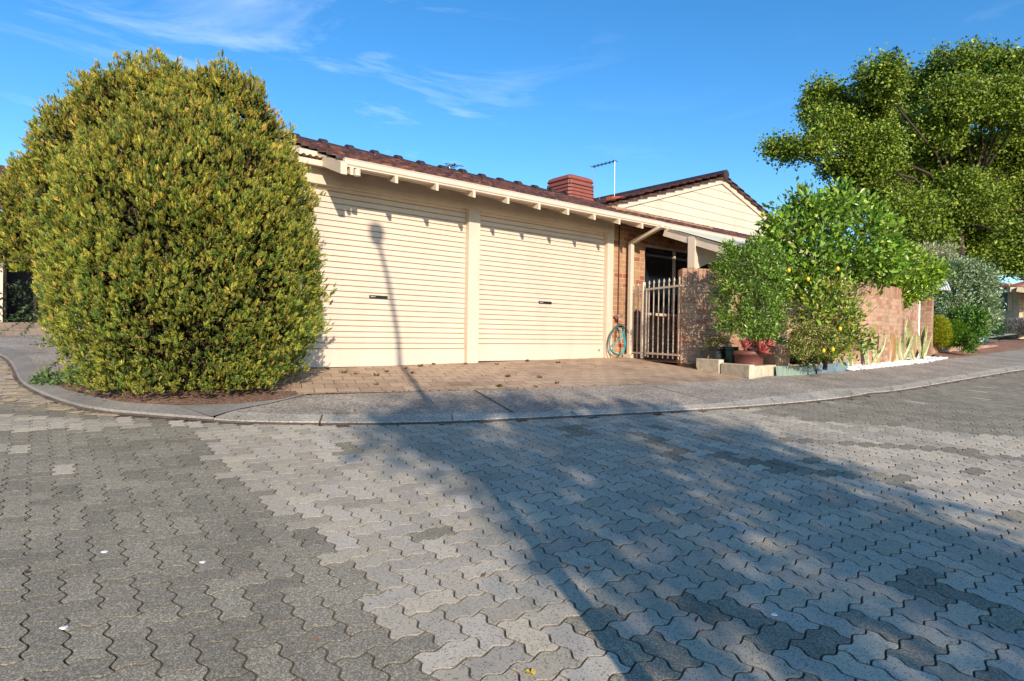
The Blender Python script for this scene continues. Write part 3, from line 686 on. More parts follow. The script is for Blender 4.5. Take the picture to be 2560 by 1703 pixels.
for sd in (-1, 1):
    mb = MB(); a = Vector((gx(3.55, sd), GYP-.03, 3.55)); b = Vector((apx, GYP-.03, apz+.0))
    mb.hexa([(a.x, GYP-.035, a.z-.0), (b.x, GYP-.035, b.z), (b.x, GYP-.005, b.z), (a.x, GYP-.005, a.z)] if sd < 0 else [(b.x, GYP-.035, b.z), (a.x, GYP-.035, a.z), (a.x, GYP-.005, a.z), (b.x, GYP-.005, b.z)],
            [(a.x, GYP-.035, a.z+.13), (b.x, GYP-.035, b.z+.13), (b.x, GYP-.005, b.z+.13), (a.x, GYP-.005, a.z+.13)] if sd < 0 else [(b.x, GYP-.035, b.z+.13), (a.x, GYP-.035, a.z+.13), (a.x, GYP-.005, a.z+.13), (b.x, GYP-.005, b.z+.13)])
    part(mb, 'barge_board', C_)
    # stepped verge tiles
    mb = MB(); L = (apx-gx(3.55, -1)); n = 15
    for i in range(n):
        x0 = apx+sd*L*i/n; x1 = apx+sd*L*(i+1)/n; zt = apz+.135-.305*L*(i+.0)/n-.305*L/n*.5
        y0 = GYP-.10; t_ = .05
        xa, xb = min(x0, x1), max(x0, x1); sl = .305*L/n*.62
        za, zb2 = (zt-sl/2+.02, zt+sl/2+.02) if sd < 0 else (zt+sl/2+.02, zt-sl/2+.02)
        mb.hexa([(xa, y0, za-.04), (xb, y0, zb2-.04), (xb, 9.2, zb2-.04), (xa, 9.2, za-.04)], [(xa, y0, za), (xb, y0, zb2), (xb, 9.2, zb2), (xa, 9.2, za)])
    part(mb, 'verge_tiles', M_['tile'])
    if sd < 0: tiled('roof', GYP-.08, 15.5, (gx(3.55, -1), 3.72), (apx, apz+.19), axis='y')
    else: tiled('roof', GYP-.08, 15.5, (gx(3.55, 1), 3.72), (apx, apz+.19), axis='y')
mb = MB(); mb.tube([(apx, GYP-.14, apz+.2), (apx, 15.5, apz+.2)], .12, 8); part(mb, 'ridge_caps', M_['ridge'])
mb = MB()
for i in range(3): mb.beam((9.9+i*.38, 9.0+i*.05, 4.16+.02*i+i*.05), (10.32+i*.38, 9.05+i*.05, 4.22+.02*i+i*.05), .16, .07)
part(mb, 'valley_tiles', M_['orange_tile'])
# downpipe, conduit
mb = MB(); dpx = onY(1577, 700, 7.58)[0]
mb.beam((dpx, 7.58, .9), (dpx, 7.58, 2.98), .09, .06, up=(0, 1, 0)); mb.beam((dpx, 7.58, 2.97), (dpx+.02, 6.90, 3.2), .085, .055)
mb.box(dpx-.09, dpx+.09, 7.48, 7.66, .84, .92); bevel(part(mb, 'downpipe', C_), .005)
mb = MB(); cpx = onY(1547, 700, 7.68)[0]; mb.tube([(cpx, 7.685, 1.35), (cpx, 7.685, 3.55)], .011, 8); part(mb, 'conduit', M_['rust'])
# lean-to over the porch: corrugated clear sheet, edge beam, post
mb = MB(); mb.beam((9.27, 7.06, 3.15), (9.27, 5.80, 2.70), .06, .15); part(mb, 'porch_beam', C_)
mb = MB(); mb.beam((9.30, 6.46, .83), (9.30, 6.46, 2.88), .10, .10, up=(0, 1, 0)); mb.box(9.22, 9.25, 6.39, 6.53, 2.45, 3.0); part(mb, 'porch_post', C_)
mb = MB(); mb.box(9.35, 17.0, 6.44, 6.52, 2.60, 2.80); mb.hexa([(9.35, 6.43, 2.44), (9.78, 6.43, 2.60), (9.78, 6.53, 2.60), (9.35, 6.53, 2.44)], [(9.35, 6.43, 2.9), (9.78, 6.43, 2.9), (9.78, 6.53, 2.9), (9.35, 6.53, 2.9)]); part(mb, 'porch_beam', C_)
corrug('porch_roof', (9.2, 6.90, 3.20), (9.2+8, 6.90, 3.20), (9.2, 5.72, 2.79), 84, .012, M_['sheet'], house)
for x in (9.36, 11.3, 13.2, 15.1): mb = MB(); mb.beam((x, 6.9, 3.12), (x, 5.78, 2.73), .045, .07); part(mb, 'purlin', CWD)
# ================================================================= plants
LAT = np.array([math.cos(YAW), -math.sin(YAW), 0.0]); FWD = np.array([math.sin(YAW), math.cos(YAW), 0.0]); UPV = np.array([0, 0, 1.0])
def lobe(px, py, dep, rx, rz, rf=None, doff=0):       # ellipsoid given by its outline in photo pixels at its distance
    c = at(px, py, dep+doff); k = dep/F; return (c, rx*k, rz*k, (rf if rf is not None else (rx+rz)/2)*k)
def lpts(lobes, n, rng, shell=.12, top=None):
    A = np.array([l[1]*l[2]+l[1]*l[3]+l[2]*l[3] for l in lobes]); k = rng.choice(len(lobes), n, p=A/A.sum())
    d = unit(rng.normal(size=(n, 3))); r = 1-np.abs(rng.normal(0, shell, n)); r = np.maximum(r, .1)
    c = np.array([l[0] for l in lobes])[k]; rx = np.array([l[1] for l in lobes])[k]; rz = np.array([l[2] for l in lobes])[k]; rf = np.array([l[3] for l in lobes])[k]
    off_ = LAT*(d[:, :1]*rx[:, None])+FWD*(d[:, 1:2]*rf[:, None])+UPV*(d[:, 2:3]*rz[:, None])
    P = c+off_*r[:, None]; N = unit(LAT*(d[:, :1]/rx[:, None])+FWD*(d[:, 1:2]/rf[:, None])+UPV*(d[:, 2:3]/rz[:, None]))
    return P, N, k, r
def inside(P, lobes, k, tol=.8):
    m = np.zeros(len(P), bool)
    for i, l in enumerate(lobes):
        q = P-l[0]; v = ((q@LAT)/l[1])**2+((q@FWD)/l[3])**2+(q[:, 2]/l[2])**2; m |= (v < tol) & (k != i)
    return m
def crown(name, lobes, nclump, per, cr, size, cols, mt, parent=None, up=.35, wid=.42, shell=.12, seed=1, wts=None, var=.16, outw=.6, rnd_=.7, sv=.25, fold=.25, tol=.75, flat=1.0, cvar=.12):
    rng = np.random.default_rng(seed); P, N, k, r = lpts(lobes, nclump, rng, shell)
    keep = ~inside(P, lobes, k, tol); P, N = P[keep], N[keep]; n = len(P)
    q = rng.normal(size=(n, per, 3)); q *= cr*np.array([1, 1, flat]); Q = (P[:, None, :]+q).reshape(-1, 3)
    Dn = (N[:, None, :]*outw+np.array([0, 0, up])+rng.normal(size=(n, per, 3))*rnd_+unit(q)*.5).reshape(-1, 3)
    c = pal(rng, n*per, cols, var, wts)*np.repeat(1+rng.normal(0, cvar, (n, 1)), per, axis=0)
    return foliage(name, Q, Dn, size*(1+rng.normal(0, sv, n*per)).clip(.4, 1.7), np.clip(c, .003, .95), mt, parent, wid=wid, fold=fold, seed=seed+7)
def limbs(name, base, lobes, mt, parent, r0, r1=.02, n=None, seed=3, wob=.06, fork=.35, trunk_top=None):
    rng = random.Random(seed); mb = MB(); base = Vector(base)
    tt = Vector(trunk_top) if trunk_top is not None else base.lerp(Vector(np.mean([l[0] for l in lobes], axis=0)), fork)
    H = (tt-base).length
    mb.tube([base, base.lerp(tt, .35)+Vector((rng.uniform(-1, 1)*wob*H, rng.uniform(-1, 1)*wob*H, 0)), tt], [r0, r0*.8, r0*.62], 10)
    for l in lobes:
        e = Vector(l[0]); m1 = tt.lerp(e, .4)+Vector((rng.uniform(-1, 1), rng.uniform(-1, 1), rng.uniform(.2, 1)))*wob*(e-tt).length*1.5
        mb.tube([tt, m1, e], [r0*.5, r0*.3, r1], 7)
        for _ in range(5):
            d = LAT*rng.uniform(-1, 1)*l[1]+FWD*rng.uniform(-1, 1)*l[3]+UPV*rng.uniform(-.3, 1)*l[2]
            s_ = m1.lerp(e, rng.uniform(.3, 1)); mb.tube([s_, s_.lerp(e+Vector(d)*.5, .6)+Vector((0, 0, .03)), e+Vector(d)*.85], [r1*1.3, r1*.8, r1*.4], 5)
    return mb.build(name, mt, parent, smooth=True)
# ---- the big clipped conifer
CONB = [(np.array([1.42, 7.12, 1.85]), 1.27, 1.42, 1.15), (np.array([1.38, 7.1, 2.3]), 1.22, 1.26, 1.12)]
L2 = [lobe(380, 312, 6.6, 200, 160, 165), lobe(285, 400, 7.1, 185, 190, 170), lobe(135, 530, 7.7, 125, 170, 140), lobe(552, 345, 6.5, 178, 190, 150), lobe(95, 620, 7.7, 115, 90, 100), lobe(190, 520, 7.0, 115, 160, 120)]
CONB = [(c+LAT*.13, a-.085, b-.04, d) for c, a, b, d in CONB]; L2 = [(c, a-.12, b-.12, d-.1) for c, a, b, d in L2]
CON = CONB+L2
con = empty('conifer', (1.4, 7.2, .62), 'huge rounded golden green conifer standing in the corner bed left of the garage', 'conifer')
def conifer(parent):
    rng = np.random.default_rng(11); n = 115000
    P, N, k, r = lpts(CON, n, rng, .07)
    zn = np.clip((CON[0][0][2]-P[:, 2])/CON[0][2], 0, .97); fa = np.where((k == 0) & (zn > 0), (1-zn**4)**.25/np.sqrt(1-zn**2), 1.0).clip(1, 2.0); P[:, :2] = CON[0][0][:2]+(P[:, :2]-CON[0][0][:2])*np.where(k == 0, fa, 1)[:, None]
    # sculpt: tall ridges and hollows
    H = np.array([noise.noise(Vector(((p@LAT)*3.4, (p@FWD)*3.4, p[2]*1.5+2)))+.9*noise.noise(Vector(((p@LAT)*8+5, (p@FWD)*8, p[2]*3.6)))+.6*noise.noise(Vector(((p@LAT)*19+5, (p@FWD)*19, p[2]*9))) for p in P])
    P = P+N*(H*.19-.01)[:, None]
    keep = ~inside(P, CON, k, .80); keep &= P[:, 2] > .66; keep &= ~((H < -.32) & (rng.random(n) < .75)); keep &= ~((k == 0) & (P[:, 2] > 2.9)); keep &= P[:, 1] < 10.9
    # taper to the ground
    P, N, H = P[keep], N[keep], H[keep]; n = len(P)
    c0 = np.array([1.4, 7.15, 0]); low = np.clip((1.15-P[:, 2])/.6, 0, 1); P[:, :2] = c0[:2]+(P[:, :2]-c0[:2])*(1-.10*low)[:, None]
    A = unit(N*.6+np.array([0, 0, .95])+rng.normal(size=(n, 3))*.32); rv = rng.normal(size=(n, 3)); sd = unit(np.cross(A, rv))
    L = .056*(1+rng.normal(0, .35, n)).clip(.5, 1.6)
    topness = np.clip((P[:, 2]-1.2)/3.2, 0, 1)
    base = pal(rng, n, [(.25, .27, .034), (.34, .33, .045), (.16, .23, .034), (.10, .16, .028), (.44, .33, .065)], .14, [.32, .2, .24, .17, .07])
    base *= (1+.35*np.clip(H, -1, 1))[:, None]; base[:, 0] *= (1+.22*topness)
    PP, DD, SS, CC = [], [], [], []
    for t, ang, ln in ((0, 0, 1.0), (.15, .75, .55), (.15, -.75, .55), (.38, .65, .48), (.38, -.65, .48), (.6, .55, .38), (.6, -.55, .38), (.25, .2, .8), (.8, .3, .3), (.8, -.3, .3)):
        PP.append(P+A*(L*t)[:, None]); DD.append(A*math.cos(ang)+sd*math.sin(ang)+rng.normal(size=(n, 3))*.08); SS.append(L*ln); CC.append(base*(1+rng.normal(0, .12, (n, 1)))*(.62+.9*t))  # older inner leaflets darker; crevice shade is put into this colour too
    # pale cones at some tips
    m = rng.random(n) < .42; PP.append((P+A*(L*.95)[:, None])[m]); DD.append(rng.normal(size=(m.sum(), 3))); SS.append(np.full(m.sum(), .02)); CC.append(pal(rng, m.sum(), [(.62, .46, .24), (.55, .44, .22)], .12))
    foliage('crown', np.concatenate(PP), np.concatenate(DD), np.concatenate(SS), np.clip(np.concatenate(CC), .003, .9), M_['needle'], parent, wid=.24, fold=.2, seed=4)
    # inner twigs and dark inner foliage
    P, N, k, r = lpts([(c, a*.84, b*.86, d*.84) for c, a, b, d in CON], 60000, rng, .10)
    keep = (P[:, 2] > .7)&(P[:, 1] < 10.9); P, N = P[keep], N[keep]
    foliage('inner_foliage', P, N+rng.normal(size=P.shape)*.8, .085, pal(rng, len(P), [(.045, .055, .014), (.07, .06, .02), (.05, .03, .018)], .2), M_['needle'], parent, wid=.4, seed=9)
    mb = MB(); rr = random.Random(2)
    mb.tube([(1.4, 7.3, .4), (1.38, 7.25, 1.6), (1.2, 7.3, 3.4)], [.14, .1, .04], 9)
    for i in range(160):
        l = CON[rr.randrange(len(CON))]; d = Vector((rr.gauss(0, 1), rr.gauss(0, 1), rr.gauss(.3, .8))).normalized(); z0 = rr.uniform(.7, 2.8)
        e = Vector(l[0])+Vector(LAT*d.x*l[1]+FWD*d.y*l[3]+UPV*d.z*l[2])*.93
        if e.z < .8: continue
        mb.tube([(1.38, 7.28, min(z0, e.z)), Vector((1.38, 7.28, min(z0, e.z))).lerp(e, .5)+Vector((0, 0, -.05)), e], [.022, .013, .004], 5)
    mb.build('trunk', M_['barkg'], parent)
conifer(con)
# ---- arching butterfly bush at its left foot
bb = empty('butterfly_bush', tuple(at(170, 940, 6.4)), 'arching leafy green shoots sprouting from the left side of the big conifer', 'shrub')
def shoots(parent, paths, dep, lsize, cols, mt, seed, gap=.035, rad=.004, wid=.36, name='shoot'):
    rng = np.random.default_rng(seed); PP, DD, SS = [], [], []; mb = MB()
    for path in paths:
        pts = [Vector(at(x, y, dep+dz)) for x, y, dz in path]; q = [pts[0]]
        for _ in range(3):
            n_ = [pts[0]]
            for a, b in zip(pts, pts[1:]): n_ += [a.lerp(b, .25), a.lerp(b, .75)]
            n_.append(pts[-1]); pts = n_
        mb.tube(pts, [rad*(1.3-i/len(pts)) for i in range(len(pts))], 5)
        acc = 0; L = sum((b-a).length for a, b in zip(pts, pts[1:])); run = 0
        for a, b in zip(pts, pts[1:]):
            run += (b-a).length; acc += (b-a).length
            if acc > gap:
                acc = 0; d = (b-a).normalized(); 
                for _ in range(2):
                    v_ = Vector(rng.normal(size=3)); sdv = d.cross(v_).normalized(); PP.append(tuple(b)); DD.append(tuple(sdv*.8+d*.7+Vector((0, 0, -.15)))); SS.append(lsize*(1-.5*run/L)*rng.uniform(.8, 1.2))
    bs = [Vector(at(p_[0][0], p_[0][1], dep+p_[0][2])) for p_ in paths]; bs.sort(key=lambda q_: q_.z); mb.tube(bs, rad*2.2, 6)
    mb.build('stems', M_['bark'], parent)
    rngc = np.random.default_rng(seed+1); foliage('leaves', np.array(PP), np.array(DD), np.array(SS), pal(rngc, len(PP), cols, .18), mt, parent, wid=wid, seed=seed)
shoots(bb, [[(175, 755, 0), (120, 775, -.1), (60, 800, -.15), (5, 832, -.2)], [(170, 770, 0), (110, 800, -.1), (75, 810, -.1), (50, 838, -.1)], [(165, 690, .1), (100, 740, 0), (40, 790, -.1)], [(160, 720, .1), (105, 765, -.05), (85, 800, -.1), (60, 838, -.15)], [(165, 850, 0), (120, 858, -.1), (75, 862, -.15)],
            [(160, 860, 0), (150, 900, -.1), (120, 925, -.1), (105, 935, -.1)], [(60, 640, .3), (20, 655, .2), (0, 680, .2)], [(165, 745, 0), (140, 780, -.1), (90, 790, -.2), (30, 800, -.2)], [(170, 700, 0), (120, 740, 0), (60, 770, 0), (15, 800, 0)]],
       6.5, .075, [(.05, .12, .03), (.08, .15, .04), (.035, .09, .025)], M_['leaf'], 5)
gcv = empty('ground_weed', tuple(gp(160, 950, .05)), 'low leafy weed spreading on the slab beside the big conifer', 'weed')
crown('leaves', [(np.array(gp(150, 948, .08)), .18, .05, .2), (np.array(gp(190, 950, .09)), .15, .08, .15)], 90, 7, .035, .055, [(.08, .15, .03), (.12, .19, .05)], M_['leaf'], gcv, seed=21)
# ---- brick boundary wall
FW = [(8.72, 5.92), (9.40, 5.76), (12.2, 5.20), (13.0, 5.06), (13.75, 5.03), (14.6, 5.09), (15.4, 5.2), (16.92, 5.46)]
FW = [np.array((8.50, 6.12))]+[np.array(p) for p in smooth(FW, 1)]
bw = empty('boundary_wall', (12.5, 5.3, .75), 'long curved pink brick wall with an upright soldier course on top behind the lemon tree', 'wall')
def wallmesh(path, th, z0, z1, name, mt, parent, rev=False):
    mb = MB(); A = [np.array(p) for p in path]; B = off(A, th); L = 0
    for i in range(len(A)-1):
        l = np.linalg.norm(A[i+1]-A[i]); a, b, c, d = A[i], A[i+1], B[i+1], B[i]
        mb.face([(*a, z0), (*b, z0), (*b, z1), (*a, z1)], [(L, z0), (L+l, z0), (L+l, z1), (L, z1)])
        mb.face([(*c, z0), (*d, z0), (*d, z1), (*c, z1)], [(L+l, z0), (L, z0), (L, z1), (L+l, z1)])
        mb.face([(*a, z1), (*b, z1), (*c, z1), (*d, z1)], [(L, 0), (L+l, 0), (L+l, .22), (L, .22)]); L += l
    for a, d, s_ in ((A[0], B[0], 1), (A[-1], B[-1], -1)):
        q = [(*d, z0), (*a, z0), (*a, z1), (*d, z1)]; u = [(-th, z0), (0, z0), (0, z1), (-th, z1)]
        mb.face(q if s_ > 0 else q[::-1], u if s_ > 0 else u[::-1])
    return mb.build(name, mt, parent)
wallmesh(FW, .30, .55, 2.118, 'wall_courses', M_['brickw'], bw); wallmesh(FW, .301, 2.119, 2.362, 'soldier_course', M_['soldier'], bw)
P_ = at(2297, 790, 14.95); mb = MB(); mb.tube([(P_[0], P_[1], .7), (P_[0], P_[1], 2.22)], .028, 10)
o = mb.build('white_pole', M_['white']); tag(o, 'thin white pole at the far end of the curved brick wall', 'pole')
def obox(mb, c, u, hw, hd, z0, z1, mi=0):      # box with long side along unit vector u
    u = np.array(u, float); u /= np.linalg.norm(u); v_ = np.array((-u[1], u[0])); c = np.array(c, float)
    q = [c-u*hw-v_*hd, c+u*hw-v_*hd, c+u*hw+v_*hd, c-u*hw+v_*hd]; mb.hexa([(*p, z0) for p in q], [(*p, z1) for p in q], mi)
bp2 = empty('brick_pillar', (17.5, 5.5, .8), 'square brick pillar past the end of the curved wall above the yellow shrub', 'pillar')
mb = MB(); obox(mb, (17.55, 5.55), (1, .2), .19, .19, .6, 2.10); mb.build('shaft', M_['brickw'], bp2)
mb = MB(); obox(mb, (17.55, 5.55), (1, .2), .192, .192, 2.101, 2.33); mb.build('soldier_cap', M_['soldier'], bp2)
mb = MB(); obox(mb, (18.9, 6.0), (1, .25), 1.0, .11, .7, 2.12); o = mb.build('garden_wall', M_['soldier']); tag(o, 'short lower red brick wall half hidden by the silvery bush', 'wall')
# low brick planter on the right
pa, pb_ = gp(2322, 885, .04)[:2], gp(2434, 872.5, .04)[:2]
pl = [pa, pa*.5+pb_*.5, pb_]; zp = max(G(*pa), G(*pb_))
o = wallmesh(pl, .12, .6, zp+.26, 'planter_wall', M_['brickw'], None); tag(o, 'low brick planter wall under the yellow and green shrubs', 'planter')
mb = MB(); obox(mb, (pa+pb_)/2+np.array([.3, .75]), (pb_-pa), 1.4, .6, .6, zp+.2); o = mb.build('planter_soil', M_['soil']); tag(o, kind='structure')
# ---- limestone blocks and metal edging in front of the wall garden
def blk(pA, pB, h, th, label, slant=0):
    A, B = gp(*pA, .02), gp(*pB, .02); u = (B-A)[:2]; L = np.linalg.norm(u); u /= L; v_ = np.array((-u[1], u[0])); z = min(A[2], B[2])-.02
    mb = MB(); q = [A[:2], B[:2], B[:2]+v_*th, A[:2]+v_*th]; q2 = [A[:2]-u*slant, B[:2], B[:2]+v_*th, A[:2]-u*slant+v_*th]
    zt = (A[2]+B[2])/2+h; mid = .5
    if slant:
        zm = z+(zt-z)*.45
        mb.hexa([(*p, z) for p in q], [(*p, zm) for p in q2]); mb.hexa([(*p, zm) for p in q2], [(*p, zt) for p in q2])
    else: mb.hexa([(*p, z) for p in q], [(*p, zt) for p in q])
    o = mb.build('limestone_block', M_['lime']); weld(o); bevel(o, .012, 3); return tag(o, label, 'block', 'limestone blocks edging the garden')
blk((1745, 922.5), (1797, 932.5), .18, .10, 'cream limestone block with a cut corner against the brick wall end', .05)
blk((1801, 933), (1873, 948), .175, .10, 'middle limestone block in front of the terracotta pot')
blk((1886, 947.5), (1941, 941), .175, .11, 'rough sunlit limestone block next to the green metal edging')
def edging(pA, pB, h, label, mt, lean=.02, bow=0):
    A, B = gp(*pA, .03), gp(*pB, .03); u = (B-A)[:2]; L = np.linalg.norm(u); u = u/L; v_ = np.array((-u[1], u[0])); mb = MB(); n = 40
    P = []
    for i in range(n+1):
        p = A[:2]+u*L*i/n-v_*bow*math.sin(PI*i/n)+v_*.003*(1 if (i//2) % 2 else -1); z = A[2]+(B[2]-A[2])*i/n; P.append(((p[0], p[1], z-.03), (p[0]+v_[0]*lean, p[1]+v_[1]*lean, z+h)))
    for a, b in zip(P, P[1:]): mb.face([a[0], b[0], b[1], a[1]])
    o = mb.build('metal_edging', mt); s_ = o.modifiers.new('thick', 'SOLIDIFY'); s_.thickness = .004; return tag(o, label, 'edging', 'sheet metal garden edging')
edging((1942, 941), (2041, 935.5), .15, 'pale green metal edging sheet beside the limestone blocks', M_['edgeG'], bow=.02)
edging((2042, 936), (2086, 930), .165, 'blue grey metal edging sheet in the middle under the lemon tree', M_['edgeB'], lean=-.01)
edging((2088, 930), (2120, 927), .175, 'short blue grey metal edging sheet meeting the white pebbles', M_['edgeB'], lean=.01)
GB = W2([(1733, 918), (1797, 930), (1873, 945), (1941, 939), (2041, 933), (2118, 925)], .02)
GB = off(GB, .06)
ribbon('garden_bed', GB, [np.array((8.75, 5.95)), np.array((9.4, 5.8)), np.array((10.5, 5.6)), np.array((12.0, 5.3))], .06, .07, M_['mulch'], n=40, m=6)
# white pebbles
PB = W2([(2122, 928), (2194, 920.5), (2305, 908.5), (2368, 897)], .036)
ribbon('pebble_bed', PB, [np.array((12.0, 5.28)), np.array((13.7, 5.05)), np.array((15.2, 5.2)), np.array((16.4, 5.3))], .04, .045, M_['conc'], n=40, m=3)
def pebbles(name, A, B, n, size, mt, dz, seed, label=None):
    rng = random.Random(seed); A = arc(A, 60); B = arc(B, 60); V = []; T = []
    ico = bmesh.new(); bmesh.ops.create_icosphere(ico, subdivisions=1, radius=1); iv = [v.co.copy() for v in ico.verts]; itr = [[v.index for v in f.verts] for f in ico.faces]; ico.free()
    for _ in range(n):
        t = rng.random()*59.9; k = int(t); f = t-k; a = A[k][:2]*(1-f)+A[k+1][:2]*f; b = B[k][:2]*(1-f)+B[k+1][:2]*f; g = rng.random()**1.3; p = a*(1-g)+b*g
        s_ = size*rng.uniform(.6, 1.5); sx, sy, sz = s_*rng.uniform(.7, 1.2), s_*rng.uniform(.7, 1.2), s_*rng.uniform(.4, .7); an = rng.uniform(0, 6.3); z = G(*p)+dz+rng.uniform(0, size*.9)
        ca, sa = math.cos(an), math.sin(an); b0 = len(V)
        for q in iv: x, y = q.x*sx, q.y*sy; V.append((p[0]+x*ca-y*sa, p[1]+x*sa+y*ca, z+q.z*sz))
        for tr in itr: T += [b0+i for i in tr]
    o = rawmesh(name, np.array(V), np.array(T), None, mt, None, True); tag(o, kind='stuff'); return o
pebbles('white_pebbles', PB, [np.array((12.0, 5.28)), np.array((13.7, 5.05)), np.array((15.2, 5.2)), np.array((16.4, 5.3))], 2600, .026, M_['pebble'], .045, 4)
# ---- snake plants
m, nt_, b = mat('snake_leaf'); a_ = nn(nt_, 'ShaderNodeVertexColor', layer_name='Col'); sp3 = nn(nt_, 'ShaderNodeSeparateColor'); nt_.links.new(a_.outputs[0], sp3.inputs[0])
v = coords(nt_, scale=(1, 1, 7)); n_ = noisen(nt_, v, 9, 3); rr = ramp(nt_, [(.42, (.13, .17, .07)), (.52, (.30, .32, .16))]); nt_.links.new(n_, rr.inputs[0])
c_ = mixc(nt_, sp3.outputs[0], rr.outputs[0], (.55, .46, .17)); c_ = mixc(nt_, sp3.outputs[1], c_, (.35, .16, .05)); nt_.links.new(c_, b.inputs['Base Color']); b.inputs['Roughness'].default_value = .4; M_['snake'] = m
cr4 = lambda x, y: (2100+x/6.03, 680+y/6.03)
SN = [([((415, 1420), (350, 930), 46, -10, 0), ((440, 1400), (395, 960), 26, 20, 0)], 'snake plant with one broad pale leaf nearest the lemon tree'),
      ([((480, 1400), (690, 848), 40, -60, 0), ((540, 1395), (450, 840), 34, -20, .5), ((560, 1390), (508, 775), 46, 30, 0), ((575, 1390), (560, 1000), 26, 10, .3)], 'tall snake plant whose leaf arches to the right across its neighbours'),
      ([((740, 1360), (605, 1040), 30, 10, 0), ((735, 1362), (640, 905), 36, 40, .6)], 'snake plant with two narrow leaves leaning left'),
      ([((768, 1370), (800, 890), 50, -20, .7), ((775, 1370), (805, 990), 30, 30, 0)], 'snake plant with a broad brown dried leaf'),
      ([((868, 1352), (867, 930), 34, 5, 0), ((852, 1352), (822, 1185), 20, 0, .6)], 'short straight snake plant left of the crossing leaves'),
      ([((932, 1350), (942, 950), 40, -8, 0), ((940, 1352), (1132, 915), 42, -40, 0)], 'snake plant with one upright and one slanting striped leaf'),
      ([((1085, 1345), (978, 865), 36, 10, 0), ((1095, 1345), (1032, 668), 48, 20, 0), ((1105, 1342), (1050, 880), 30, 40, .1)], 'tallest snake plant rising in front of the brick wall'),
      ([((1235, 1325), (1172, 895), 40, 10, .2), ((1245, 1322), (1285, 790), 44, 10, 0), ((1255, 1322), (1325, 800), 34, 10, 0), ((1240, 1322), (1210, 1010), 30, 0, 0), ((1270, 1318), (1345, 1010), 34, 40, 0), ((1240, 1322), (1150, 1000), 26, -20, 0), ((1262, 1320), (1400, 900), 26, 0, .1), ((1110, 1345), (1215, 1035), 24, -25, 0)], 'densest snake plant clump at the right end of the white pebbles'),
      ([((160, 1445), (140, 1270), 40, 0, 0), ((170, 1445), (185, 1250), 34, 0, 0)], 'short stubby snake plant beside the metal edging')]
for L_, lab in SN:
    b0 = gp(*cr4(*L_[0][0]), .05); dep = (b0-EYE)@fw
    root = empty('snake_plant', tuple(b0), lab, 'plant', 'snake plants along the brick wall')
    for i, (ba, tp, wpx, bend, br) in enumerate(L_):
        dd = dep+(.05 if i % 2 else -.02); A = Vector(at(*cr4(*ba), dd)); T = Vector(at(*cr4(*tp), dd)); n = 14; V = []; C = []; tri = []; wd = wpx/6.03/F*dep*.5*1.6
        rr_ = random.Random(i*7+int(ba[0])); tw0, tw1 = rr_.uniform(-.5, .5), rr_.uniform(-1.0, 1.0); bx = bend/6.03/F*dep
        for k in range(n+1):
            t = k/n; p = A.lerp(T, t)+Vector(LAT)*bx*math.sin(PI*t)*-1+Vector(FWD)*.03*math.sin(PI*t); w_ = wd*(.62+.5*math.sin(PI*min(1, t*.9+.1)))*(1 if t < .7 else max(.02, 1-((t-.7)/.3)**2)); tw = tw0+(tw1-tw0)*t
            s_ = Vector(LAT)*math.cos(tw)+Vector(FWD)*math.sin(tw); nrm = Vector((-s_.y, s_.x, 0))
            for j, (o_, dn, cr_) in enumerate(((-1, .35, 1), (-.72, .18, 1), (-.66, .16, 0), (0, -.05, 0), (.66, .16, 0), (.72, .18, 1), (1, .35, 1))):
                V.append(p+s_*w_*o_-nrm*w_*dn); C.append((cr_, br, 0))
        for k in range(n):
            for j in range(6): q = k*7+j; tri += [q, q+1, q+8, q, q+8, q+7]
        rawmesh('blade', np.array([tuple(q) for q in V]), np.array(tri), np.array(C), M_['snake'], root, True)
# ---- shrubs and trees by the wall
def tree(name, loc, label, cat, lobes, cr_kw, limb=None, group=None, cname='crown'):
    r = empty(name, tuple(loc), label, cat, group)
    crown(cname, lobes, parent=r, **cr_kw)
    if limb: limbs('trunk', loc, lobes, M_[limb[0]], r, limb[1], limb[2], seed=4, fork=limb[3])
    return r
d1 = 9.15
tree('potted_shrub', at(1870, 905, d1), 'bright green small-leaved shrub growing against the wall above the red succulents', 'shrub',
     [lobe(1885, 668, d1, 62, 62), lobe(1850, 715, d1, 62, 60), lobe(1915, 740, d1, 48, 80), lobe(1865, 790, d1, 68, 62), lobe(1925, 690, d1, 38, 50), lobe(1830, 660, d1, 34, 30), lobe(1900, 815, d1, 45, 40), lobe(1800, 672, d1, 20, 14), lobe(1822, 625, d1, 20, 14), lobe(1890, 612, d1, 18, 22), lobe(1798, 745, d1, 18, 16), lobe(1812, 810, d1, 24, 12), lobe(1950, 800, d1, 24, 20), lobe(1935, 640, d1, 22, 26)],
     dict(nclump=1250, per=19, cr=.035, size=.05, cols=[(.11, .22, .015), (.17, .29, .025), (.06, .14, .012), (.29, .40, .07)], mt=M_['gloss'], wid=.34, seed=31, up=.3, shell=.3, cvar=.25), ('bark', .022, .006, .35))
shp = empty('shrub_sprigs', tuple(at(1870, 900, d1)), None, None); shp.parent = bpy.data.objects['potted_shrub']; shp.matrix_parent_inverse = Matrix.Translation(-Vector(bpy.data.objects['potted_shrub'].location))
bpy.data.objects.remove(shp)
d2 = 9.9
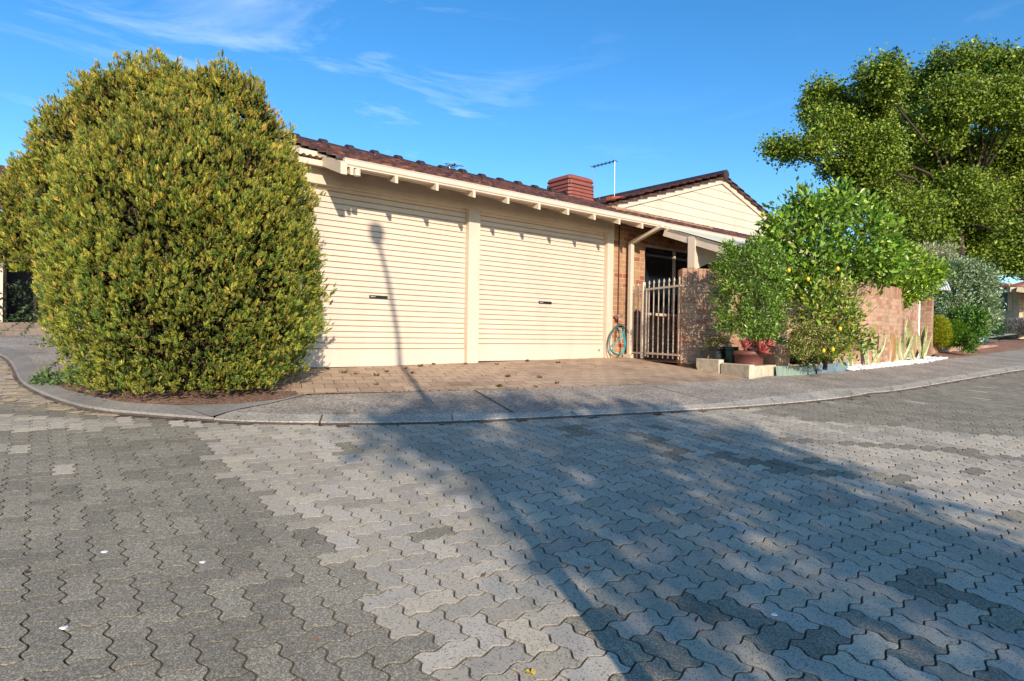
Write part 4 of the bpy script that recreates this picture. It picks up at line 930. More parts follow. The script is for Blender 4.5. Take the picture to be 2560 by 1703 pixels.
LEM = [lobe(2050, 560, d2, 95, 62), lobe(1975, 590, d2, 62, 50), lobe(2135, 590, d2, 85, 70), lobe(2020, 640, d2, 95, 62), lobe(2110, 650, d2, 85, 55), lobe(2190, 620, d2, 50, 62), lobe(2120, 520, d2, 50, 30), lobe(1950, 640, d2, 40, 40), lobe(2000, 700, d2, 60, 40), lobe(2105, 490, d2, 22, 26), lobe(2010, 505, d2, 30, 26), lobe(1962, 545, d2, 26, 26), lobe(1925, 600, d2, 24, 18), lobe(1905, 628, d2, 18, 14), lobe(2180, 545, d2, 24, 34), lobe(2245, 655, d2, 22, 26), lobe(2210, 690, d2, 24, 20)]
lem = tree('lemon_tree', at(2062, 925, d2-.3), 'lemon tree with large light green leaves over the metal edging', 'tree', LEM,
     dict(nclump=1150, per=13, cr=.075, size=.10, cols=[(.19, .33, .025), (.28, .42, .045), (.11, .23, .018), (.42, .52, .10), (.07, .16, .015)], wts=[.3, .25, .22, .11, .12], mt=M_['gloss'], wid=.5, seed=41, up=.35, shell=.2, cvar=.22), ('bark', .035, .01, .45))
LEM2 = [lobe(2105, 800, d2-.6, 42, 45), lobe(2075, 860, d2-.6, 45, 35), lobe(2130, 845, d2-.6, 40, 40), lobe(2040, 780, d2-.5, 50, 60), lobe(2090, 740, d2-.4, 50, 35)]
crown('lower_leaves', LEM2, 330, 10, .075, .075, [(.20, .30, .03), (.12, .22, .02), (.36, .40, .05), (.30, .26, .05)], M_['gloss'], lem, wid=.5, seed=43, shell=.3)
mb = MB(); rr = random.Random(8)
for i in range(60):
    x0 = rr.uniform(2030, 2090); y0 = rr.uniform(760, 900); a = at(x0, y0, d2-.3+rr.uniform(-.2, .3)); b_ = at(x0+rr.uniform(-50, 130), y0-rr.uniform(40, 190), d2-.2+rr.uniform(-.3, .4))
    m_ = (a+b_)/2+np.array([rr.uniform(-.05, .05), 0, -.03]); mb.tube([a, m_, b_], [.010, .007, .003], 5)
mb.build('twigs', M_['barkg'], lem)
ico = [(2020, 698), (1972, 676), (2059, 877), (2082, 874), (2100, 822), (2094, 672)]
for i, (x, y) in enumerate(ico):
    mb = MB(); c = at(x, y, d2-1.05); mb.lathe(tuple(c), [(.003, -.032), (.014, -.026), (.023, -.012), (.025, .003), (.021, .018), (.011, .027), (.004, .032), (.001, .034)], 12, capb=False)
    mb.build('lemon', M_['lemon'], lem, smooth=True)
d3 = 9.15
tree('trailing_shrub', at(2010, 905, d3), 'low yellow variegated shrub with tiny leaves trailing from the black pot', 'shrub', [lobe(2030, 838, d3, 50, 32), lobe(2062, 850, d3, 38, 30), lobe(1998, 868, d3, 26, 32), lobe(2045, 875, d3, 30, 16)],
     dict(nclump=900, per=10, cr=.022, size=.024, cols=[(.34, .34, .07), (.48, .44, .14), (.18, .23, .04), (.08, .11, .02)], mt=M_['leaf'], wid=.75, seed=51, shell=.2), ('bark', .008, .003, .3))
d4 = 13.6
tree('climbing_shrub', at(2230, 800, d4+.8), 'bright yellow green leafy shrub spilling over the top of the curved brick wall', 'shrub',
     [lobe(2230, 668, d4, 70, 48), lobe(2290, 690, d4, 52, 52), lobe(2195, 700, d4, 50, 32), lobe(2265, 722, d4, 50, 30), lobe(2180, 660, d4, 40, 36)],
     dict(nclump=1000, per=13, cr=.07, size=.09, cols=[(.20, .34, .015), (.28, .42, .025), (.10, .21, .012), (.38, .48, .05)], mt=M_['gloss'], wid=.42, seed=61, shell=.15), ('bark', .03, .01, .3))
d5 = 18.5
tree('silver_bush', at(2420, 860, d5), 'big silvery variegated bush right of the curved wall', 'bush',
     [lobe(2420, 720, d5, 62, 60), lobe(2440, 780, d5, 40, 58), lobe(2385, 700, d5, 52, 48), lobe(2370, 770, d5, 45, 45), lobe(2448, 705, d5, 26, 38), lobe(2420, 800, d5, 40, 50)],
     dict(nclump=2200, per=14, cr=.09, size=.085, cols=[(.24, .34, .14), (.40, .48, .28), (.11, .22, .05), (.07, .15, .03), (.48, .53, .34)], mt=M_['leaf'], wid=.45, seed=71, shell=.16), ('bark', .05, .015, .3))
tree('pale_shrub', at(2330, 800, 19.5), 'pale khaki shrub rising behind the bright green climber', 'shrub', [lobe(2325, 645, 19.5, 48, 26), lobe(2360, 632, 19.5, 22, 14), lobe(2300, 640, 19.5, 30, 22), lobe(2340, 680, 19.5, 40, 30)],
     dict(nclump=500, per=12, cr=.1, size=.09, cols=[(.42, .40, .20), (.52, .50, .30), (.25, .28, .12)], mt=M_['leaf'], wid=.3, seed=75, shell=.2), ('bark', .04, .012, .3))
d6 = 15.6
for nm, lab, lb, cols in (('yellow_shrub', 'bright yellow feathery shrub at the left of the low brick planter', [lobe(2342, 828, d6, 27, 36), lobe(2352, 840, d6, 24, 28)], [(.42, .40, .015), (.30, .33, .012), (.20, .27, .012)]),
                          ('feathery_shrub', 'green feathery rounded shrub in the middle of the low brick planter', [lobe(2385, 835, d6, 30, 33), lobe(2400, 838, d6, 22, 30), lobe(2372, 845, d6, 20, 24)], [(.10, .22, .012), (.14, .28, .015), (.07, .16, .01)])):
    r_ = empty(nm, tuple(at(lb[0][0][0]*0+2360, 870, d6)), lab, 'shrub'); rng = np.random.default_rng(81); P, N, k, r = lpts(lb, 9000, rng, .12)
    foliage('crown', P, N*.6+np.array([0, 0, .7])+rng.normal(size=P.shape)*.35, .075, pal(rng, len(P), cols, .15), M_['leaf'], r_, wid=.14, seed=5)
tree('glossy_bush', at(2425, 885, 15.5), 'dark glossy green bush spilling over the right end of the low brick planter', 'bush',
     [lobe(2428, 800, 15.6, 30, 26), lobe(2434, 825, 15.5, 23, 30), lobe(2420, 856, 15.3, 12, 22), lobe(2400, 790, 15.9, 26, 16)],
     dict(nclump=700, per=11, cr=.05, size=.065, cols=[(.06, .16, .012), (.10, .23, .02), (.03, .09, .01), (.18, .3, .04)], mt=M_['gloss'], wid=.45, seed=83, shell=.2))
# ---- the big plane tree
dT = 26.0
BT_ = [(1975, 392, 42, 30), (2035, 378, 40, 26), (2080, 270, 62, 52), (2100, 340, 60, 40), (2190, 205, 62, 52), (2170, 290, 70, 55), (2260, 230, 60, 50), (2340, 190, 62, 50), (2290, 310, 80, 60), (2400, 250, 70, 60), (2440, 160, 62, 46),
       (2530, 160, 60, 46), (2520, 260, 80, 70), (2190, 380, 80, 55), (2120, 430, 55, 40), (2300, 420, 85, 65), (2420, 370, 80, 70), (2540, 390, 80, 80), (2180, 470, 70, 45), (2270, 520, 80, 55), (2380, 500, 85, 65), (2500, 520, 80, 70),
       (2100, 500, 45, 35), (2380, 600, 75, 48), (2470, 625, 70, 42), (2560, 600, 60, 60), (2230, 580, 60, 45), (2660, 300, 110, 120), (2660, 500, 110, 100), (2620, 190, 70, 60), (2050, 540, 30, 22), (2300, 600, 60, 40), (2330, 640, 60, 32), (2405, 655, 60, 32), (2240, 460, 60, 45), (2350, 330, 60, 50), (2460, 450, 70, 60), (2360, 250, 50, 45)]
rr = random.Random(4); TL = [lobe(x, y, dT, a*.80, b_*.80, (a+b_)/2.5, rr.uniform(-3.2, 2.0)) for x, y, a, b_ in BT_]; TB = [lobe(x+rr.uniform(-20, 20), y+25, dT+3.5, a*.8, b_*.7, (a+b_)/2.5) for x, y, a, b_ in BT_ if x > 2200 and y > 330]
pt = empty('plane_tree', tuple(at(2420, 850, dT+.5)), 'large spreading plane tree filling the sky at the right', 'tree')
def crown_big():
    rng = np.random.default_rng(91); P, N, k, r = lpts(TL, 7000, rng, .26); P += np.array([[noise.noise(Vector(p*.55+o_)) for o_ in (0, 7.7, 15.1)] for p in P])*.8; keep = ~inside(P, TL, k, .22); P, N = P[keep], N[keep]; n = len(P); per = 34
    q = rng.normal(size=(n, per, 3))*.20; Q = (P[:, None]+q).reshape(-1, 3); Dn = (N[:, None]*.3+np.array([0, 0, -.15])+rng.normal(size=(n, per, 3))*.8).reshape(-1, 3)
    c = pal(rng, n*per, [(.17, .25, .018), (.25, .32, .027), (.10, .17, .015), (.33, .38, .045)], .16, [.35, .27, .25, .13])*np.repeat(1+rng.normal(0, .16, (n, 1)), per, axis=0)
    foliage('crown', Q, Dn, .108*(1+rng.normal(0, .3, n*per)).clip(.5, 1.6), np.clip(c, .004, .9), M_['leaf'], pt, wid=.7, fold=.45, seed=3)
crown_big()
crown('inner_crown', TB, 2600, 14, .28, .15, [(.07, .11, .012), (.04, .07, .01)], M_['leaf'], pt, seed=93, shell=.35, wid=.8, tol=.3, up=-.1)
limbs('trunk', at(2420, 860, dT+.5), TL, M_['bark'], pt, .17, .018, seed=16, trunk_top=at(2400, 560, dT+.3))
# ================================================================= gate and fence panel
GA, GBp = np.array([9.02, 7.62]), np.array([8.50, 6.12]); gu = unit(GBp-GA); GL = np.linalg.norm(GBp-GA)
def gpar(px):                                  # pixel column -> distance along the gate line
    d = ray(px, 800)[:2]; A = np.array([[gu[0], -d[0]], [gu[1], -d[1]]]); s_, t = np.linalg.solve(A, -GA); return s_
def gpt(s_, z, o=0): q = GA+gu*s_+np.array([-gu[1], gu[0]])*o; return (q[0], q[1], z)
def spear(mb, s_, z):
    p = Vector(gpt(s_, z)); mb.tube([p, p+Vector((0, 0, .03))], [.013, .013], 8); mb.tube([p+Vector((0, 0, .03)), p+Vector((0, 0, .05)), p+Vector((0, 0, .085)), p+Vector((0, 0, .125))], [.006, .010, .013, .001], 8)
    for sg in (-1, 1):
        g = Vector((gu[0], gu[1], 0))*sg; mb.tube([p+Vector((0, 0, .05)), p+g*.014+Vector((0, 0, .085)), p+g*.026+Vector((0, 0, .082)), p+g*.03+Vector((0, 0, .065))], [.004, .005, .004, .002], 6)
s0, s1, s2 = gpar(1561), gpar(1607), gpar(1616)
def bars(mb, pxs, z0, z1):
    for x in pxs: s_ = gpar(x); mb.beam(gpt(s_, z0), gpt(s_, z1), .017, .017, up=(gu[0], gu[1], 0)); spear(mb, s_, z1)
fence = empty('fence_panel', gpt(s0, .86), 'narrow fixed cream steel fence panel beside the downpipe', 'fence')
mb = MB(); mb.beam(gpt(s0, .86), gpt(s0, 2.20), .05, .05, up=(gu[0], gu[1], 0)); bevel(mb.build('post', C_, fence), .004)
mb = MB(); mb.beam(gpt(s1, .86), gpt(s1, 2.22), .055, .055, up=(gu[0], gu[1], 0)); bevel(mb.build('post', C_, fence), .004)
for z in (2.06, .95): mb = MB(); mb.beam(gpt(s0, z), gpt(s1, z), .025, .03); mb.build('rail', C_, fence)
for x in (1571.5, 1583, 1594): mb = MB(); bars(mb, [x], .86, 2.09); mb.build('bar', C_, fence)
gate = empty('garden_gate', gpt(s2, .9), 'cream steel garden gate with seven spear-topped bars between the panel and the brick wall', 'gate')
for z in (2.085, .955): mb = MB(); mb.beam(gpt(s2, z), gpt(GL-.02, z), .025, .032); mb.build('rail', C_, gate)
mb = MB(); mb.beam(gpt(s2, .9), gpt(s2, 2.1), .03, .03, up=(gu[0], gu[1], 0)); mb.build('stile', C_, gate)
for x in (1622, 1633.5, 1646, 1658.5, 1671.5, 1684, 1697.5): mb = MB(); bars(mb, [x], .885, 2.115); mb.build('bar', C_, gate)
# garden hose on its tap
hY = 7.55
hz = empty('garden_hose', tuple(onY(1556, 815, hY)), 'coiled turquoise and green garden hose hanging on the brick wall', 'hose')
hq = lambda x, y, dy=0: Vector(onY(1500+x/7.13, 700+y/7.13, hY+dy))
def loopy(pts, mt, name, dy=0, rad=.0085, closed=False):
    P = [hq(x, y, dy+.012*math.sin(i*1.7)) for i, (x, y) in enumerate(pts)]
    for _ in range(3):
        q = [P[0]]
        for a, b_ in zip(P, P[1:]): q += [a.lerp(b_, .25), a.lerp(b_, .75)]
        q.append(P[-1]); P = q
    mb = MB(); mb.tube(P, rad, 8); mb.build(name, mt, hz, smooth=True)
loopy([(400, 800), (330, 780), (260, 850), (190, 950), (150, 1080), (135, 1200), (160, 1320), (195, 1385)], M_['hose2'], 'hose_coil', .02)
loopy([(400, 815), (330, 795), (250, 880), (185, 1010), (165, 1160), (190, 1270), (270, 1330), (350, 1345), (420, 1290), (450, 1180), (445, 1080), (415, 980), (400, 850)], M_['hose2'], 'hose_coil', 0)
loopy([(410, 850), (425, 900), (400, 1010), (300, 1090), (225, 1160), (215, 1230), (260, 1310), (340, 1335), (410, 1280), (440, 1170), (425, 1040), (400, 960), (350, 900), (310, 830)], M_['hose'], 'hose_coil', -.02)
loopy([(420, 860), (430, 960), (450, 1080), (450, 1180), (430, 1260), (370, 1325), (290, 1320), (230, 1280), (180, 1220)], M_['hose'], 'hose_coil', -.03)
loopy([(395, 790), (440, 800), (480, 870), (520, 960), (535, 1000)], M_['hose2'], 'hose_coil', .03, .006)
tap = empty('garden_tap', tuple(hq(395, 820)), 'silver wall tap with a dark riser pipe above the hose', 'tap')
mb = MB(); a = hq(345, 640); mb.tube([a+Vector((0, .08, 0)), a, a+Vector((0, -.03, 0))], [.02, .022, .018], 10); mb.tube([a+Vector((0, -.03, 0)), a+Vector((0, -.05, 0))], [.035, .035], 12); mb.build('valve', M_['metal'], tap)
mb = MB(); a = hq(400, 830); mb.tube([a+Vector((0, .1, 0)), a+Vector((0, -.02, 0)), a+Vector((0, -.04, -.04))], [.016, .018, .014], 10); mb.build('spout', M_['metal_dark'], tap)
mb = MB(); mb.tube([a+Vector((-.03, .1, .02)), a+Vector((-.055, .11, -.25)), a+Vector((-.05, .11, -.3))], .008, 6); mb.build('riser_pipe', M_['rust'], tap)
# ================================================================= pots
def BD(px):
    y = np.interp(px, [1745, 1797, 1873, 1941, 2041, 2120], [922, 932, 948, 941, 935, 927]); return float((gp(px, y, .02)-EYE)@fw)
def pot(px, py, dep, rim, h, prof, mt, name, label, soil=True):
    c = at(px, py, dep); z0 = c[2]-h; r_ = empty(name, (c[0], c[1], z0), label, 'pot'); mb = MB()
    mb.lathe((c[0], c[1], z0), [(rim*a, h*b_) for a, b_ in prof], 30); mb.build('vessel', mt, r_, smooth=True)
    mb = MB(); mb.lathe((c[0], c[1], z0+h*.9), [(rim*.9, 0), (.001, .005)], 20, capb=False); mb.build('soil', M_['soil'], r_); return r_, c
std = [(.72, 0), (.78, .1), (.93, .8), (.93, .86), (1, .87), (1, 1), (.93, 1), (.9, .85)]
tub = [(.84, 0), (.88, .1), (.93, .5), (.95, .8), (1.02, .81), (1.04, .9), (1.03, 1), (.95, 1), (.92, .85)]
bowl = [(.6, 0), (.75, .12), (.9, .4), (.95, .75), (.98, .84), (1.06, .86), (1.08, .95), (1.04, 1), (.94, .99), (.9, .8)]
urn = [(.5, 0), (.75, .12), (1.0, .45), (1.05, .65), (.98, .9), (.97, .95), (1.02, .98), (.98, 1), (.9, .97), (.88, .85)]
p1, c1 = pot(1792, 867, BD(1792)+.26, .128, .34, std, M_['black'], 'black_pot', 'black plastic pot with a yellow green leafy plant by the brick wall end')
p2, c2 = pot(1828, 867, BD(1828)+.45, .11, .36, std, plain('dark_green_plastic', (.006, .05, .03), .4), 'dark_green_pot', 'dark green plastic pot in shade between the black and terracotta pots')
p3, c3 = pot(1872, 877, BD(1850)+.34, .215, .36, tub, M_['terra'], 'terracotta_pot', 'wide terracotta coloured pot full of red succulents')
p4, c4 = pot(1944, 870, BD(1944)+.34, .175, .38, urn, M_['sand'], 'beige_pot', 'round beige glazed pot with a pale green agave')
p5, c5 = pot(1990, 850, BD(1990)+.32, .12, .40, std, M_['black'], 'tall_black_pot', 'tall black pot behind the beige pot under the variegated shrub')
p6, c6 = pot(2072, 884, 9.9, .08, .16, std, M_['terra'], 'small_brown_pot', 'small brown pot tilted under the lemon tree')
# leafy plant in the black pot
fp = empty('leafy_plant', tuple(c1), 'yellow green lobed-leaf plant growing in the black pot', 'plant')
rr = random.Random(12); PP, DD, SS = [], [], []; mb = MB()
for i in range(20):
    a = rr.uniform(0, 6.28); rch = rr.uniform(.08, .26); hgt = rr.uniform(.02, .2); e = Vector(c1)+Vector((math.cos(a)*rch, math.sin(a)*rch, hgt-.03)); m_ = Vector(c1)+Vector((math.cos(a)*rch*.4, math.sin(a)*rch*.4, hgt*.9))
    mb.tube([Vector(c1)-Vector((0, 0, .02)), m_, e], [.005, .004, .002], 5); ax = (e-m_).normalized()
    for k in range(9):
        t = k/8; q = m_.lerp(e, t); sdv = ax.cross(Vector((rr.gauss(0, .3), rr.gauss(0, .3), 1))).normalized()
        for sg in (-1, 1): PP.append(tuple(q)); DD.append(tuple(sdv*sg*.9+ax*.6)); SS.append(.065*(1.1-.6*t))
    PP.append(tuple(e)); DD.append(tuple(ax)); SS.append(.06)
mb.build('stems', plain('plant_stem', (.35, .30, .10)), fp); foliage('leaves', PP, DD, SS, pal(np.random.default_rng(3), len(PP), [(.25, .28, .04), (.38, .34, .07), (.13, .2, .03)], .15), M_['leaf'], fp, wid=.3, seed=2)
def rosette(c, n, r, tilt, cols, name, label, cat, grp, width=.5, parent=None, seed=1, mt='petal', rise=.5, cup=.25):
    rr = random.Random(seed); V = []; T = []; C = []; root = Vector(c)
    for i in range(n):
        f = i/n; a = i*2.399; L = r*(1-.62*f); el = .12+1.15*f*rise*2; d = Vector((math.cos(a)*math.cos(el), math.sin(a)*math.cos(el), math.sin(el))); s_ = d.cross(Vector((0, 0, 1))).normalized(); nr = s_.cross(d); col = cols[rr.randrange(len(cols))]
        b0 = len(V); K = 5
        for k in range(K+1):
            t = k/K; w_ = width*L*math.sin(PI*min(.999, .12+.82*t)**.9)*(1 if t < .85 else .75); p = root+d*L*t+nr*(cup*L*t*t)
            for o_, dn in ((-1, .35), (0, 0), (1, .35)): V.append(p+s_*w_*o_*.5+nr*w_*dn*.5); C.append(tuple(x*(1.25-.45*(o_ == 0)) for x in col))
        V.append(root+d*L*1.06+nr*(cup*L)); C.append(col)
        for k in range(K):
            for j in (0, 1): q = b0+k*3+j; T += [q, q+1, q+4, q, q+4, q+3]
        q = b0+K*3; T += [q, q+1, q+3, q+1, q+2, q+3]
    M2 = Matrix.Rotation(tilt[0], 3, 'X') @ Matrix.Rotation(tilt[1], 3, 'Y'); V = [root+M2@(v_-root) for v_ in V]
    o = rawmesh(name, np.array([tuple(v_) for v_ in V]), np.array(T), np.array(C), M_[mt], parent, True); s_ = o.modifiers.new('t', 'SOLIDIFY'); s_.thickness = r*.04
    return tag(o, label, cat, grp) if parent is None else o
red = [(.32, .07, .06), (.27, .05, .05), (.40, .12, .09)]
for (x, y, r, dd), lab in (((1857, 866, .14, BD(1850)+.24), 'flat red rosette succulent at the left of the terracotta pot'), ((1896, 878, .18, BD(1850)+.12), 'big red cupped succulent hanging over the front of the terracotta pot'),
                           ((1908, 860, .14, BD(1850)+.36), 'upright dark red succulent at the right rim of the terracotta pot'), ((1882, 864, .11, BD(1850)+.36), 'small red succulent at the middle of the terracotta pot'), ((1921, 862, .12, BD(1850)+.42), 'dark red succulent next to the beige pot')):
    rosette(at(x, y, dd), 15, r, (.9, .3 if x > 1880 else -.15), red, 'red_succulent', lab, 'succulent', 'red succulents in the terracotta pot', width=.95, seed=int(x), cup=.5, rise=.62)
rosette(at(1944, 862, BD(1944)+.26)+np.array([0, 0, .03]), 24, .25, (.45, .0), [(.34, .44, .13), (.44, .52, .2), (.26, .36, .1)], 'agave', 'pale green agave rosette in the round beige pot', 'plant', None, width=.36, seed=6, cup=-.1)
gr = empty('ground_cover', tuple(at(2030, 900, 9.0)), 'small dark green leafy clump behind the pale green metal edging', 'plant')
crown('leaves', [lobe(2015, 893, 9.7, 30, 14), lobe(2050, 892, 9.7, 20, 12)], 120, 7, .03, .045, [(.03, .12, .02), (.06, .18, .03)], M_['gloss'], gr, wid=.7, seed=14)
# ================================================================= roof-top things
cl = empty('evaporative_cooler', tuple(at(1425, 505, 13.2)), 'faded red evaporative cooler with louvred sides on the tiled roof', 'cooler')
cc_ = at(1425, 500, 13.2); z0 = cc_[2]-.25; hw = .385
mb = MB(); rg = []
for k, (z, s_) in enumerate([(0, 1.0), (.18, 1.0)]+[(.2+.075*i+dz, sc_) for i in range(5) for dz, sc_ in ((0, 1.0-.012*i), (.05, .99-.012*i), (.052, .93-.012*i), (.073, .93-.012*i))]+[(.60, .96), (.66, .90), (.70, .72)]):
    rg.append([(cc_[0]+sx*hw*s_, cc_[1]+sy*hw*s_, z0+z) for sx, sy in ((-1, -.86), (-.86, -1), (.86, -1), (1, -.86), (1, .86), (.86, 1), (-.86, 1), (-1, .86))])
for a, b_ in zip(rg, rg[1:]):
    for k in range(8): j = (k+1) % 8; mb.face([a[k], a[j], b_[j], b_[k]])
mb.face(rg[-1]); mb.build('housing', M_['cooler'], cl)
mb = MB(); mb.box(cc_[0]-hw*.9, cc_[0]+hw*.9, cc_[1]-hw*.9, cc_[1]+hw*.9, z0+.2, z0+.55); mb.build('filter_pads', M_['cooler_in'], cl)
t_ = text('Braemar', .09, (cc_[0]-.22, cc_[1]-hw*1.0-.006, z0+.11), PI/2, M_['cooler_in'], cl, 'maker_lettering')
def antenna(name, boom, mast, wire, dep, n, label, el=.16, thick=.008):
    A, B = Vector(at(*boom[0], dep+.5)), Vector(at(*boom[1], dep)); root = empty(name, tuple(at(*mast[1], dep)), label, 'antenna'); mb = MB(); mb.tube([A, B], thick, 6); mb.build('boom', M_['metal_dark'], root)
    mb = MB(); mb.tube([at(*mast[0], dep), at(*mast[1], dep)], .0045, 6); mb.build('mast', M_['metal'], root)
    u = (B-A).normalized(); s_ = u.cross(Vector((0, 0, 1))).normalized()
    for i in range(n):
        p = A.lerp(B, (i+.5)/n); L = el*(1 if i not in (0, n-1) else 1.5); mb = MB(); mb.tube([p-s_*L/2, p+s_*L/2], thick*.7, 5); 
        if i % 2: mb.tube([p-Vector((0, 0, .04)), p+Vector((0, 0, .04))], thick, 5)
        mb.build('element', M_['metal_dark'], root)
    if wire: mb = MB(); mb.tube([at(x, y, dep) for x, y in wire], .006, 5); mb.build('cable', M_['black'], root)
    return root
antenna('tv_antenna', ((1479, 418), (1541, 402)), ((1537, 403), (1536, 500)), [(1479, 419), (1486, 450), (1493, 478), (1500, 500)], 15.0, 13, 'long tv antenna on a thin mast above the tiled roof')
antenna('small_antenna', ((1114, 421), (1139, 411)), ((1124, 417), (1124, 460)), None, 14.0, 4, 'small dark antenna peeking over the garage roof ridge', .3, .014)
# ================================================================= right-hand background
aw = empty('awning', tuple(at(2350, 715, 17.2)), 'small striped metal awning between the bushes', 'awning')
A = Vector(at(2308, 715, 17.6)); B = Vector(at(2362, 700, 18.2)); Dn = [Vector(at(2325, 722, 17.2))-A, Vector(at(2377, 727, 17.0))-B]
n = 16
for i in range(n):
    f0, f1 = i/n, (i+1)/n; mb = MB(); rows = []
    for t in np.linspace(0, 1, 6):
        bow = Vector((0, 0, .10*math.sin(PI*t)*.6)); rows.append((A.lerp(B, f0)+Dn[0].lerp(Dn[1], f0)*t+bow, A.lerp(B, f1)+Dn[0].lerp(Dn[1], f1)*t+bow))
    for a, b_ in zip(rows, rows[1:]): mb.face([a[0], a[1], b_[1], b_[0]])
    o = mb.build('strip', M_['awn1'] if i % 2 else M_['awn2'], aw); s_ = o.modifiers.new('t', 'SOLIDIFY'); s_.thickness = .01
nb = empty('neighbour_house', tuple(at(2580, 800, 31)), 'neighbouring cream brick house with orange tiled roof at the right edge', 'house')
def hx(px, py, dep): return np.array(at(px, py, dep))
dN = 30.0
a = hx(2440, 780, dN+3); b_ = hx(2548, 780, dN)          # front wall runs across the view
def vwall(a, b_, z0, z1, th, name, mt):
    mb = MB(); u = unit(b_[:2]-a[:2]); nr = np.array((-u[1], u[0])); q = [a[:2], b_[:2], b_[:2]+nr*th, a[:2]+nr*th]; mb.hexa([(*p, z0) for p in q], [(*p, z1) for p in q]); return mb.build(name, mt, nb)
zE = hx(2548, 742, dN)[2]; zG = .9
vwall(a, b_, zG, zE+.15, .25, 'wall', M_['brickfar'])
c_ = b_+np.array([1.0, 5.0, 0]); d_ = c_+np.array([5, -3, 0])
vwall(hx(2548, 780, dN+.8), hx(2700, 780, dN-1.5), zG, zE, .2, 'recess_wall', M_['brickfar'])
mb = MB(); q0, q1 = hx(2551, 780, dN+.1), hx(2590, 780, dN-.5)
u = unit(q1[:2]-q0[:2]); zz = (hx(2551, 796, dN)[2], hx(2551, 745, dN)[2]); n = 20
for i in range(n): 
    p = q0[:2]+(q1-q0)[:2]*i/n; p2 = q0[:2]+(q1-q0)[:2]*(i+1)/n; o_ = .04*(i % 2); o2 = .04*((i+1) % 2); mb.face([(p[0], p[1]+o_, zz[0]), (p2[0], p2[1]+o2, zz[0]), (p2[0], p2[1]+o2, zz[1]), (p[0], p[1]+o_, zz[1])])
mb.build('curtained_window', M_['white'], nb)
mb = MB(); p, q = hx(2497, 750, dN+1.2), hx(2518, 750, dN+.62); z0, z1 = hx(2510, 776, dN+.9)[2], hx(2510, 731, dN+.9)[2]; mb.hexa([(p[0], p[1]-.12, z0), (q[0], q[1]-.12, z0), (q[0], q[1], z0), (p[0], p[1], z0)], [(p[0], p[1]-.12, z1), (q[0], q[1]-.12, z1), (q[0], q[1], z1), (p[0], p[1], z1)]); mb.build('window_screen', M_['screen'], nb)
mb = MB(); p, q = hx(2519, 750, dN+.6), hx(2521.5, 750, dN+.55); mb.hexa([(p[0], p[1]-.15, z0-.05), (q[0], q[1]-.15, z0-.05), (q[0], q[1], z0-.05), (p[0], p[1], z0-.05)], [(p[0], p[1]-.15, z1+.1), (q[0], q[1]-.15, z1+.1), (q[0], q[1], z1+.1), (p[0], p[1], z1+.1)]); mb.build('window_frame', M_['cream_dull'], nb)
# eaves, gutter and roof
e0, e1, e2 = hx(2430, 722, dN+2.6), hx(2541, 724, dN-1.2), hx(2640, 739, dN-2.0)
mb = MB()
for p, q in ((e0, e1), (e1, e2)): mb.beam(p, q, .5, .22)
mb.beam(hx(2520, 731, dN+.2), hx(2640, 743, dN-1.5), .9, .06); mb.build('gutter', M_['cream_dull'], nb)
r0, r1, r2 = hx(2420, 690, dN+7), hx(2500, 706, dN+4.0), hx(2640, 742, dN-1)
def quad(name, pts, mt, parent, th=.05, mul=1):
    mb = MB(); mb.face(pts); o = mb.build(name, mt, parent); s_ = o.modifiers.new('t', 'SOLIDIFY'); s_.thickness = th; return o
tl2 = brick_mat('orange_roof_tile', (.45, .12, .04), (.36, .085, .03), (.30, .07, .03), (.16, .04, .02), bw=.22, rh=.30, ms=.03, spots=.2, off=0)
quad('roof', [e0+np.array([0, 0, .12]), e1+np.array([0, 0, .12]), hx(2560, 733, dN-1.4), hx(2500, 706, dN+3.5), hx(2430, 700, dN+5)], tl2, nb)
quad('roof', [e1+np.array([0, 0, .13]), e2+np.array([0, 0, .12]), hx(2640, 728, dN+2), hx(2500, 706, dN+3.5)], tl2, nb)
quad('solar_panel', [hx(2508, 709, dN+2.9), hx(2640, 741, dN-1.2), hx(2640, 737, dN+.2), hx(2508, 707, dN+3.4)], M_['solar'], nb, .08)
nb2 = empty('far_house', tuple(hx(2600, 760, 42)), 'distant orange tiled roof with a dark solar panel above the cream neighbour', 'house')
quad('roof', [hx(2519, 714, 40), hx(2700, 722, 40), hx(2700, 690, 46), hx(2570, 700.5, 45)], tl2, nb2)
mb = MB(); mb.beam(hx(2519, 717, 40), hx(2700, 725, 40), .4, .2); mb.build('gutter', M_['steel'], nb2)
vwall(hx(2530, 760, 41), hx(2700, 760, 41), 1, hx(2600, 720, 41)[2], .2, 'x', M_['brickfar']); bpy.data.objects['x'].parent = nb2; bpy.data.objects['x'].matrix_parent_inverse = Matrix.Translation(-Vector(nb2.location)); bpy.data.objects['x'].name = 'wall'
quad('solar_panel', [hx(2549, 697.5, 44), hx(2640, 700, 44), hx(2640, 695, 45), hx(2556, 695, 45)], M_['solar'], nb2, .1)
